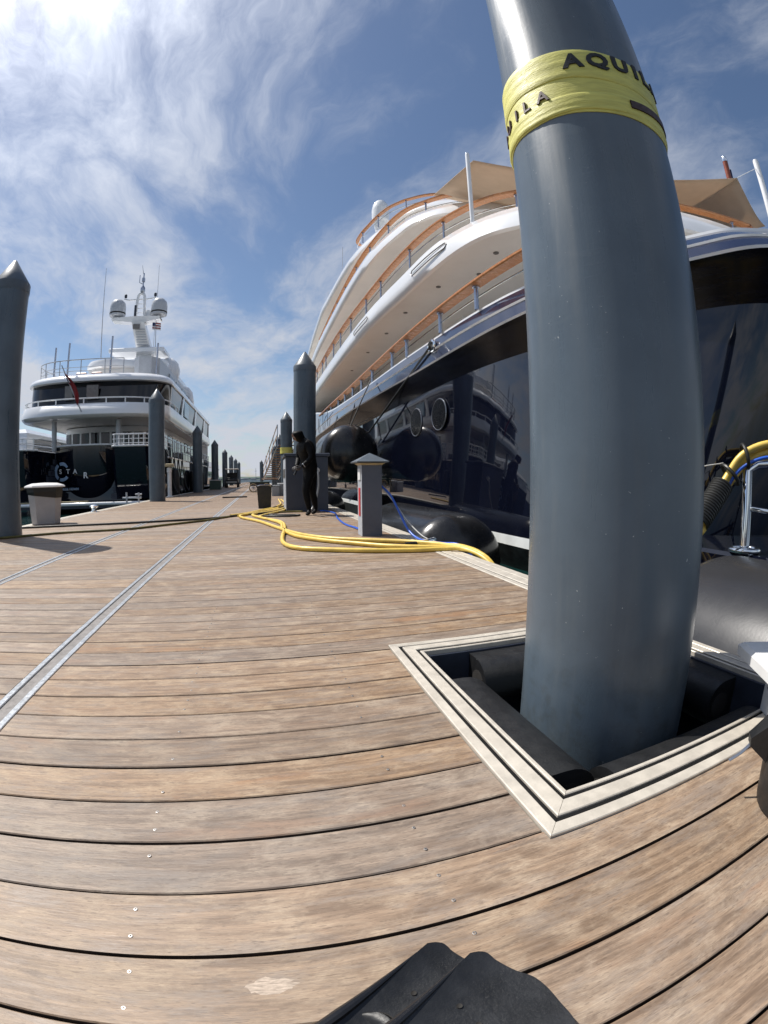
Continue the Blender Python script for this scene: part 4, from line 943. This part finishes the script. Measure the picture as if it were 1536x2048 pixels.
# power cabinet
cb = thing('power_cabinet', (1.03, 10.9, 0), 'dark grey power cabinet behind the diver', 'cabinet')
b = MB(); b.box(-.46, .47, -.55, .55, 0, 1.22, .01); b.build('body', 'cabinet_grey', cb)
b = MB(); b.box(-.50, .51, -.59, .59, 1.221, 1.29, .015); b.build('lid', 'cabinet_grey', cb)
b = MB(); b.box(-.472, -.4605, -.50, .50, .05, 1.18, .004); b.build('lit_side', 'lit_grey', cb)  # sunlit look of the left face put into a paler colour
for k in range(3):
    b = MB(); b.box(-.484, -.473, -.38+k*.28, -.2+k*.28, .75, .95, .005); b.build('socket', 'lamp_lens', cb)
b = MB(); b.tube([(.22, -.552, .92), (.22, -.64, .90)], .055, 14); b.build('connector', 'white_plastic', cb, True)
cable('grey_hose', [(1.25, 10.24, .90), (1.26, 10.16, .78), (1.25, 10.1, .55), (1.18, 10.0, .28), (1.08, 9.9, .08), (1.0, 9.86, .02)], .022, 'hose_grey', 'grey hose hanging from the power cabinet right of the diver', 'hose')
# black tub
t = thing('black_tub', (.10, 12.0, 0), 'black plastic tub standing on the dock left of the diver', 'tub')
b = MB(); rg = [[(-h_, -h2, z), (h_, -h2, z), (h_, h2, z), (-h_, h2, z)] for h_, h2, z in ((.155, .15, 0), (.185, .18, .53), (.205, .20, .535), (.205, .20, .575), (.19, .185, .58))]; b.loft(rg, closed=True); b.add(rg[0], [(3, 2, 1, 0)]); b.add(rg[-1], [(0, 1, 2, 3)]); b.build('body', 'rubber', t)
b = MB(); b.tube([(-.17, -.2, .56), (-.1, -.215, .585), (.1, -.215, .585), (.17, -.2, .56)], .012, 6); b.build('handle', 'steel', t)
for k, (x, y, w_, h_) in enumerate(((.66, 20.6, .16, .42), (.92, 20.9, .13, .50))):
    t = thing('grey_crate', (x, y, 0), ['grey crate beside the cabinet, left of the pair', 'grey crate with white top beside the cabinet, right of the pair'][k], 'crate', 'crates behind the cabinet')
    b = MB(); b.box(-w_, w_, -.2, .2, 0, h_, .02); b.build('body', 'far_grey', t); b = MB(); b.box(-w_-.02, w_+.02, -.22, .22, h_+.001, h_+.05, .01); b.build('lid', 'white_plastic' if k else 'far_grey', t)

# yellow cables, hoses on the deck
def gp(pts, r): return [(x, y, r+.001) for x, y in pts]
cable('shore_cable', gp([(.40, 11.2), (-.05, 10.2), (-.41, 9.16), (-.02, 7.88), (.26, 6.69), (.48, 5.90), (.74, 5.43), (1.10, 5.13), (1.49, 4.88), (1.76, 4.62), (1.86, 4.42)], .024)+[(1.96, 4.22, .03), (2.05, 3.95, -.03), (2.12, 3.7, -.25), (2.2, 3.5, -.36)], .024, 'cable_yellow', 'yellow cable on the deck passing nearest the service post', 'cable')
cable('shore_cable', gp([(.55, 11.3), (.2, 10.3), (-.17, 9.45), (.15, 8.2), (.31, 7.42), (.30, 6.55), (.41, 5.77), (.66, 5.27), (.94, 4.93), (1.29, 4.56), (1.64, 4.36), (1.84, 4.28)], .024)+[(1.94, 4.14, .03), (2.03, 3.86, -.03), (2.1, 3.6, -.25), (2.16, 3.45, -.38)], .024, 'cable_yellow', 'yellow cable on the deck, middle of the three', 'cable')
cable('shore_cable', gp([(.65, 11.2), (.4, 10.2), (-.02, 8.91), (.31, 7.77), (.34, 6.81), (.25, 5.67), (.245, 5.06), (.38, 4.69), (.75, 4.46), (1.12, 4.31), (1.49, 4.22), (1.72, 4.21)], .024)+[(1.90, 4.10, .03), (2.0, 3.8, -.04), (2.06, 3.55, -.25), (2.12, 3.4, -.38)], .024, 'cable_yellow', 'yellow cable on the deck with the widest loop, nearest the camera', 'cable')
cable('shore_cable', gp([(.62, 16.4), (.60, 14.6), (.55, 13.1), (.30, 11.6), (-.05, 10.6), (-.3, 9.9), (-.6, 9.4)], .024), .024, 'cable_yellow', 'yellow cable running away past the black tub', 'cable')
cable('shore_cable', gp([(.70, 16.2), (.72, 14.6), (.66, 13.0), (.42, 11.5), (.1, 10.6), (-.2, 9.8), (-.45, 9.3)], .024), .024, 'cable_yellow', 'yellow cable running away past the cabinet corner', 'cable')
cable('black_hose', gp([(-4.6, 6.36), (-3.93, 6.40), (-3.39, 6.75), (-2.91, 7.04), (-2.04, 7.33), (-1.52, 7.90), (-1.0, 8.48), (-.77, 8.94), (-.42, 9.5), (.41, 10.1), (.9, 10.12)], .018), .018, 'cable_olive', 'olive black hose across the dock passing in front of the left pile', 'hose')
cable('black_hose', gp([(-4.45, 7.9), (-4.09, 8.04), (-3.29, 8.20), (-2.34, 8.40), (-1.57, 8.66), (-.87, 8.97), (-.3, 9.62), (.3, 10.0)], .019), .019, 'cable_black', 'black hose across the dock passing in front of the litter bin', 'hose')
cable('black_hose', gp([(.15, 9.5), (.4, 9.35), (.75, 9.2), (.6, 8.95), (.25, 9.02), (0, 9.3)], .016), .016, 'cable_black', 'loop of black hose on the deck at the feet of the diver', 'hose')
cable('blue_hose', gp([(1.30, 10.25), (1.40, 10.1), (1.49, 9.37), (1.35, 8.2), (1.28, 7.1), (1.33, 6.48), (1.36, 5.9)], .015), .015, 'hose_blue', 'blue hose on the deck behind the service post', 'hose')
cable('blue_hose', [(1.50, 5.7, .62), (1.60, 5.62, .50), (1.66, 5.45, .30), (1.70, 5.2, .10), (1.76, 4.95, .02), (1.86, 4.6, .025), (1.97, 4.35, .03), (2.06, 4.2, -.1), (2.1, 4.1, -.3)], .014, 'hose_blue', 'blue hose hanging from the service post and over the dock edge', 'hose')
cable('grey_hose', [(1.51, 5.66, .58), (1.64, 5.55, .40), (1.72, 5.3, .20), (1.80, 4.95, .05), (1.88, 4.6, .02)], .007, 'hose_grey', 'thin grey hose beside the blue hose at the service post', 'hose')
t = thing('hose_fitting', (1.62, 4.72, 0), 'black and chrome hose fitting lying on the dock edge by the blue hose', 'fitting')
b = MB(); b.tube([(-.12, .0, .02), (.06, .02, .02), (.18, .08, .03)], .016, 10); b.build('body', 'rubber', t, True)
b = MB(); b.tube([(.16, .07, .03), (.26, .10, .04)], .026, 12); b.build('valve', 'chrome', t, True)
b = MB(); b.tube([(.05, .02, .02), (.10, -.06, .025)], .012, 8); b.build('lever', 'rubber', t, True)
# boat hook / dark bar lying far on the deck
b = MB(); b.tube([(-1.55, 19.4, .03), (-.55, 19.6, .03)], .03, 8); tag(b.build('dark_bar', 'cable_black', None, True), 'dark bar lying across the far deck left of the black tub', 'bar')

# hand cart
hc = thing('hand_cart', (-.05, 28, 0), 'dark hand cart with spoked wheels far along the dock', 'hand cart')
b = MB(); b.box(-.55, .6, -.4, .4, .36, .56, .02); b.build('tray', 'cart_dark', hc); b = MB(); b.box(-.57, .62, -.42, .42, .561, .60, .01); b.build('top', 'cart_green', hc)
for x, y in ((-.35, -.45), (.42, -.45), (-.35, .45), (.42, .45)):
    b = MB(); b.tube([(x+.24*cos(a), y, .25+.24*sin(a)) for a in [2*pi*i/24 for i in range(24)]], .022, 6, closed=True); wl = b.build('wheel', 'tan', hc, True)
    b = MB()
    for i in range(6): a = pi*i/6; b.tube([(x-.23*cos(a), y, .25-.23*sin(a)), (x+.23*cos(a), y, .25+.23*sin(a))], .007, 5)
    b.build('spokes', 'steel', wl)
# golf cart
gc = thing('golf_cart', (-2.75, 47, 0), 'dark golf cart parked at the left piles far along the dock', 'golf cart')
b = MB(); b.box(-.6, .6, -1.1, 1.2, .35, .85, .06); b.build('body', 'cart_dark', gc); b = MB(); b.box(-.62, .62, -.9, .9, 1.78, 1.84, .02); b.build('roof', 'ceiling_cream', gc)
for x in (-.55, .55):
    for y in (-.8, .8):
        b = MB(); b.tube([(x, y, .8), (x, y*.95, 1.79)], .03, 6); b.build('roof_post', 'cart_dark', gc)
        b = MB(); b.lathe([(.08, -.09), (.24, -.09), (.25, 0), (.24, .09), (.08, .09)], 20, (x*1.05, y*1.05, .25), 'X'); b.build('wheel', 'tyre', gc, True)
b = MB(); b.box(-.5, .5, -.4, .1, .86, 1.0, .04); b.box(-.5, .5, .1, .22, .9, 1.45, .04); b.build('seat', 'cart_dark', gc); b = MB(); b.box(-.5, .5, -1.13, -1.10, .45, .62); b.build('grille', 'far_grey', gc)
t = thing('dock_box', (-3.6, 38.5, 0), 'low green dock box beside the golf cart', 'box'); b = MB(); b.box(-.45, .45, -.5, .5, 0, .75, .03); b.build('body', 'cart_green', t); b = MB(); b.loft([[(x, y, .751+.22*cos(x/.47*1.4)) for x in (-.47, -.25, 0, .25, .47)] for y in (-.52, .52)]); b.box(-.47, .47, -.52, .52, .72, .78); b.build('lid', 'gel_white', t, True)

# boarding ladder
ld = thing('boarding_ladder', (.65, 31, 0), 'boarding ladder with wooden treads and rails slanting down beside the piles', 'ladder')
A_, B_ = Vector((.72, 32.2, .80)), Vector((1.42, 24.6, 2.55))
d_ = (B_-A_); wv = Vector((.50, .08, 0))
for s_ in (-1, 1):
    b = MB(); b.tube([A_+wv*s_-Vector((.65, 31, .06)), B_+wv*s_-Vector((.65, 31, .06))], .06, 8); b.build('stringer', 'steel', ld, True)
    for hgt in (.5, 1.0):
        b = MB(); b.tube([A_+wv*s_+Vector((0, 0, hgt*.75))-Vector((.65, 31, 0)), B_+wv*s_+Vector((0, 0, hgt))-Vector((.65, 31, 0))], .028, 8); b.build('hand_rail', 'chrome', ld, True)
    for k in range(5):
        p = A_+d_*(k/4)+wv*s_-Vector((.65, 31, 0)); b = MB(); b.tube([p, p+Vector((0, 0, 1.0))], .025, 6); b.build('rail_post', 'steel', ld, True)
for k in range(15):
    p = A_+d_*((k+.5)/15)-Vector((.65, 31, 0)); b = MB(); b.box(p.x-.40, p.x+.40, p.y-.13, p.y+.13, p.z-.02, p.z+.03); b.build('tread', 'stair_wood', ld)
b = MB(); b.box(-.55, .55, 1.2, 2.3, .70, .80, .02); b.build('foot_platform', 'stair_wood', ld); 
for x in (-.45, .45):
    b = MB(); b.lathe([(.03, -.05), (.12, -.05), (.12, .05), (.03, .05)], 16, (x, 1.75, .121), 'X'); wl = b.build('roller', 'tyre', ld, True)
    b = MB(); b.tube([(x, 1.75, .12), (x, 1.75, .72)], .03, 6); b.build('roller_leg', 'steel', ld)

# ------------------------------------------------------------------ right edge: white box and black cylinder
bx = thing('white_box', (1.37, .84, .011), 'white plastic box standing on the corner of the pile frame', 'box')
e1, e2 = Vector((-.56, -.83, 0)).normalized(), Vector((.83, -.56, 0)).normalized()
RB = Matrix(((e2.x, -e1.x, 0, 0), (e2.y, -e1.y, 0, 0), (0, 0, 1, 0), (0, 0, 0, 1)))
def rbox(name, x0, x1, y0, y1, z0, z1, mt, ch=.006, par=None):
    b = MB(); b.box(x0, x1, y0, y1, z0, z1, ch); o = b.build(name, mt, bx); o.matrix_local = RB; return o
rbox('lid', 0, .42, -.285, 0, .170, .212, 'white_plastic', .012)
rbox('body', .095, .38, -.22, -.055, 0, .1695, 'grey_white')  # white box body coloured grey to paint the shade under the lid
rbox('latch', .082, .0945, -.15, -.10, .09, .15, 'cart_dark', .003)
tk = thing('black_bucket', (1.083, .368, 0), 'black rubber bucket standing on the deck at the right edge', 'bucket')
b = MB(); b.lathe([(.115, 0), (.127, .006), (.130, .02), (.160, .30), (.172, .302), (.174, .325), (.160, .33), (.152, .30), (.12, .03), (.01, .02)], 48); b.build('body', 'rubber', tk, True)
b = MB(); q0 = [(-.080, .128, .22), (-.118, .092, .22), (-.112, .088, .12), (-.076, .122, .12)]; q1 = [(-.118, .150, .175), (-.140, .128, .175), (-.138, .126, .155), (-.116, .148, .155)]
b.loft([q0, q1], closed=True); b.add(q1, [(0, 1, 2, 3)]); b.build('handle_ear', 'rubber', tk, True, 30)
b = MB(); b.tube([(-.10, .135, .16), (-.13, .15, .125), (-.15, .165, .105)], .004, 6); b.build('handle_wire', 'steel', tk, True)

# ------------------------------------------------------------------ diving fins at the camera's feet
def fin(P0, ax, zb, label):
    ax = Vector((ax[0], ax[1], 0)).normalized(); la = Vector((ax.y, -ax.x, 0)); W = .195; L = .50
    t = thing('diving_fin', (P0[0], P0[1], 0), label, 'fin')
    def xy(u, v, z): p = ax*(-u)+la*v; return (p.x, p.y, z)
    nu, nv = 40, 60; top_, bot = [], []
    holes = []
    for i in range(nu+1):
        rt, rb = [], []
        for j in range(nv+1):
            s_ = j/nv
            # tip outline: rounded corner left, wavy end, rounded corner right
            tb = ((0, .016), (.03, .004), (.08, -.005), (.17, -.005), (.34, -.008), (.48, -.013), (.62, -.006), (.78, .011), (.92, .029), (1.0, .050))
            kx = [a_[0] for a_ in tb]; i0 = max(i_ for i_ in range(len(tb)-1) if kx[i_] <= s_); i1 = i0+1
            def sl_(i_): a_, b_ = max(i_-1, 0), min(i_+1, len(tb)-1); return (tb[b_][1]-tb[a_][1])/(tb[b_][0]-tb[a_][0])
            hh = kx[i1]-kx[i0]; q_ = (s_-kx[i0])/hh
            tip = (2*q_**3-3*q_**2+1)*tb[i0][1]+(q_**3-2*q_**2+q_)*hh*sl_(i0)+(-2*q_**3+3*q_**2)*tb[i1][1]+(q_**3-q_**2)*hh*sl_(i1)
            wv_ = 1-.22*(i/nu)**1.3
            v = W*(.5+(s_-.5)*wv_)
            u = tip+(L-tip)*(i/nu)
            z = zb+.020+.030*(i/nu)-.012*sin(pi*s_)*(1-.4*i/nu)+.010*(abs(s_-.5)*2)**6
            rt.append(xy(u, v, z)); rb.append(xy(u, v, z-.008))
        top_.append(rt); bot.append(rb)
    b = MB(); b.loft(top_); b.loft(bot)
    for a, c_ in ((top_, bot),):
        b.loft([top_[0], bot[0]]); b.loft([top_[-1], bot[-1]]); b.loft([[r_[0] for r_ in top_], [r_[0] for r_ in bot]]); b.loft([[r_[-1] for r_ in top_], [r_[-1] for r_ in bot]])
    b.build('blade', 'fin_rubber', t, True, 60)
    for j in (0, nv):
        s_ = -1 if j == 0 else 1
        b = MB(); pth = [Vector(top_[i][j])+Vector((0, 0, -.002)) for i in range(2, nu+1)]; b.tube(pth, [min(.009, .0012+.0006*i) for i in range(len(pth))], 10); b.build('side_rail', 'rubber_shiny', t, True)
    # crescent vents: raised lip with a dark opening behind it
    for (u0, s0, sc_) in ((.185, .26, 1.0), (.215, .62, .9)):
        c0 = top_[int(nu*(u0/L))][int(nv*s0)]; lip, op = [], []
        n = 18; rows = []
        for k in range(5):
            f_ = k/4; row = []
            for i in range(n+1):
                a = pi*i/n; rr = .034*sc_
                du = -rr*sin(a)*(1-.75*f_)+.012; dv = rr*.95*cos(a)*(1-.0*f_)
                p = ax*(-(du))+la*dv
                row.append((c0[0]+p.x, c0[1]+p.y, c0[2]+.0025+.013*sin(a)*(1-f_)**.6*f_**.3*1.5))
            rows.append(row)
        b = MB(); b.loft(rows); b.build('vent_lip', 'rubber', t, True, 60)
        b = MB(); pts = [(c0[0]+(ax*(.034*sc_*sin(pi*i/n)*1.05-.012)+la*(.034*sc_*.95*cos(pi*i/n))).x, c0[1]+(ax*(.034*sc_*sin(pi*i/n)*1.05-.012)+la*(.034*sc_*.95*cos(pi*i/n))).y, c0[2]+.0022) for i in range(n+1)]
        b.add(pts, [tuple(range(n+1))]); b.build('vent_opening', 'under', t)
    for (u0, s0) in ((.105, .22), (.115, .42), (.12, .58)):
        c0 = top_[int(nu*(u0/L))][int(nv*s0)]; b = MB(); b.lathe([(.0042, .0005), (.0042, .0022), (.002, .0008)], 10, c0); b.build('drain_hole', 'under', t, True)
    # foot pocket
    rows = []
    for i in range(14):
        u = .30+.24*i/13; f_ = i/13; row = []
        for k in range(15):
            a = pi*k/14; hw = .055+.012*sin(pi*min(1, f_*1.2)); row.append(xy(u, W/2+hw*cos(a), zb+.05+.015*f_+(.012+.075*f_**.7)*sin(a)))
        rows.append(row)
    b = MB(); b.loft(rows); o = b.build('foot_pocket', 'rubber_shiny', t, True, 60); md = o.modifiers.new('t', 'SOLIDIFY'); md.thickness = .005
mat('fin_rubber', (.018, .019, .021), .36, var=.2, vscale=20, bump=.15, bscale=120)
fin((.197, .460), (.86, .51), 0.006, 'black rubber diving fin underneath, left of the overlapping pair')
fin((.243, .408), (.86, .51), 0.026, 'black rubber diving fin on top, right of the overlapping pair')

# ------------------------------------------------------------------ diver
def person():
    root = thing('person', (.98, 9.36, 0), 'person in a black hooded wetsuit looking down at the hands beside the cabinet', 'person')
    O = Vector((.98, 9.36, 0))
    V, Ed, R_ = [], [], []
    def nd(p, r, par=None):
        V.append(Vector(p)-O); R_.append(tuple(q*(1.30 if p[2] > .12 else 1.15) for q in r))
        if par is not None: Ed.append((par, len(V)-1))
        return len(V)-1
    pel = nd((.985, 9.37, .90), (.150, .125)); bel = nd((.965, 9.36, 1.05), (.138, .110), pel); che = nd((.935, 9.35, 1.26), (.165, .135), bel)
    up = nd((.880, 9.33, 1.40), (.125, .10), che); nk = nd((.835, 9.31, 1.49), (.066, .066), up); h1 = nd((.775, 9.29, 1.545), (.088, .090), nk); h2_ = nd((.730, 9.27, 1.615), (.098, .104), h1); h3 = nd((.722, 9.26, 1.675), (.074, .080), h2_)
    def limb(pts, par):
        for p, r in pts: par = nd(p, r, par)
        return par
    nh = limb([((.925, 9.155, 1.385), (.072, .072)), ((.985, 9.10, 1.26), (.058, .058)), ((1.00, 9.06, 1.13), (.048, .048)), ((.90, 9.05, 1.03), (.043, .043)), ((.80, 9.08, .955), (.031, .031))], up)
    fh = limb([((.835, 9.50, 1.385), (.072, .072)), ((.80, 9.55, 1.26), (.056, .056)), ((.775, 9.54, 1.12), (.047, .047)), ((.745, 9.42, 1.03), (.042, .042)), ((.715, 9.29, .965), (.031, .031))], up)
    limb([((.97, 9.275, .84), (.098, .100)), ((.930, 9.25, .66), (.083, .085)), ((.885, 9.22, .49), (.060, .062)), ((.920, 9.22, .30), (.055, .060)), ((.955, 9.23, .10), (.038, .040)), ((.930, 9.16, .045), (.040, .034)), ((.885, 9.05, .032), (.034, .024))], pel)
    limb([((1.03, 9.46, .84), (.098, .100)), ((1.04, 9.47, .66), (.083, .085)), ((1.045, 9.47, .48), (.060, .062)), ((1.085, 9.49, .30), (.055, .060)), ((1.12, 9.51, .10), (.038, .040)), ((1.08, 9.46, .045), (.040, .034)), ((1.03, 9.36, .032), (.034, .024))], pel)
    def grow(name, V, Ed, R_, rootv, mt, lv=2, parent=root):
        me = bpy.data.meshes.new(name); me.from_pydata(V, Ed, []); ob = bpy.data.objects.new(name, me); col.objects.link(ob)
        ob.modifiers.new('skin', 'SKIN'); sv = me.skin_vertices[0].data
        for i, r in enumerate(R_): sv[i].radius = r; sv[i].use_root = (i == rootv)
        s_ = ob.modifiers.new('sub', 'SUBSURF'); s_.levels = lv; s_.render_levels = lv
        dg = bpy.context.evaluated_depsgraph_get(); m2 = bpy.data.meshes.new_from_object(ob.evaluated_get(dg)); m2.name = name
        bpy.data.objects.remove(ob); m2.shade_smooth(); m2.materials.clear(); m2.materials.append(MATS[mt]); return link(name, m2, parent)
    body = grow('body', V, Ed, R_, 0, 'wetsuit')
    # face: oval set into the hood, looking down and to the left
    fd = Vector((-.72, -.30, -.66)).normalized(); side = fd.cross(Vector((0, 0, 1))).normalized(); upv = side.cross(fd).normalized()
    fc = Vector((.735, 9.27, 1.590))-O
    b = MB(); rows = []
    for j in range(15):
        v = (j/14-.5)*2; row = []
        for i in range(15):
            u = (i/14-.5)*2
            w_ = .062*math.sqrt(max(0, 1-v*v*.9)); dep = .112*math.sqrt(max(.05, 1-.55*u*u-.42*v*v))
            nose = .022*math.exp(-(u*u*22+(v+.12)**2*14)); eye = -.010*math.exp(-((abs(u)-.45)**2*28+(v-.22)**2*40)); mouth = -.004*math.exp(-(u*u*7+(v+.52)**2*120))+.004*math.exp(-(u*u*9+(v+.64)**2*90)); chin = .006*math.exp(-(u*u*8+(v+.85)**2*20))
            row.append(fc+side*(u*w_)+upv*(v*.088)+fd*(dep+nose+eye+mouth+chin))
        rows.append(row)
    b.loft(rows); b.build('face', 'skin', root, True, 80)
    for s_ in (-1, 1):
        b = MB(); b.lathe([(.001, -.008), (.008, -.003), (.009, 0), (.008, .003), (.001, .008)], 10); e_ = b.build('eye', 'letter_white', root, True); e_.location = fc+side*(.027*s_)+upv*.018+fd*.098
    # hands, five fingers each
    def hand(wr, d, pn, mt='glove'):
        wr = Vector(wr)-O; d = Vector(d).normalized(); pn = Vector(pn); pn = (pn-d*pn.dot(d)).normalized(); sd = d.cross(pn)
        V2, E2, R2 = [], [], []
        def n2(p, r, par=None):
            V2.append(p); R2.append((r, r))
            if par is not None: E2.append((par, len(V2)-1))
            return len(V2)-1
        w0 = n2(wr, .026); pm = n2(wr+d*.05, .030, w0)
        for k, (off, ln) in enumerate(((-.030, .062), (-.010, .074), (.010, .070), (.030, .054))):
            q = n2(wr+d*.088+sd*off, .0115, pm); q = n2(wr+d*(.088+ln*.5)+sd*off*1.1+pn*.014, .0095, q); q = n2(wr+d*(.088+ln*.72)+sd*off*1.1+pn*.038, .0085, q); n2(wr+d*(.088+ln*.66)+sd*off*1.05+pn*.058, .0075, q)
        q = n2(wr+d*.035-sd*.040+pn*.008, .013, pm); q = n2(wr+d*.065-sd*.058+pn*.028, .0105, q); n2(wr+d*.085-sd*.056+pn*.048, .0085, q)
        grow('hand', V2, E2, R2, 0, mt, 1)
    hand((.80, 9.08, .955), (-.85, .15, -.5), (-.2, .6, .4)); hand((.715, 9.29, .965), (-.35, -.85, -.35), (-.3, -.1, -.9))
    # wrist gauge strap, hood edge
    b = MB(); b.tube([(Vector((.84, 9.067, .985))-O)+(Vector((.45, 0, -.6)).normalized()*cos(a)+Vector((0, 1, 0))*sin(a))*.040 for a in [2*pi*i/16 for i in range(16)]], .008, 6, closed=True); b.build('wrist_gauge', 'grey_white', root, True)
    return root
person()
b = MB(); b.tube([(.70, 9.16, .93), (.69, 9.14, .86), (.66, 9.13, .80)], .022, 10); tag(b.build('torch', 'cart_dark', None, True), 'small dark device held in the hands of the diver', 'device')
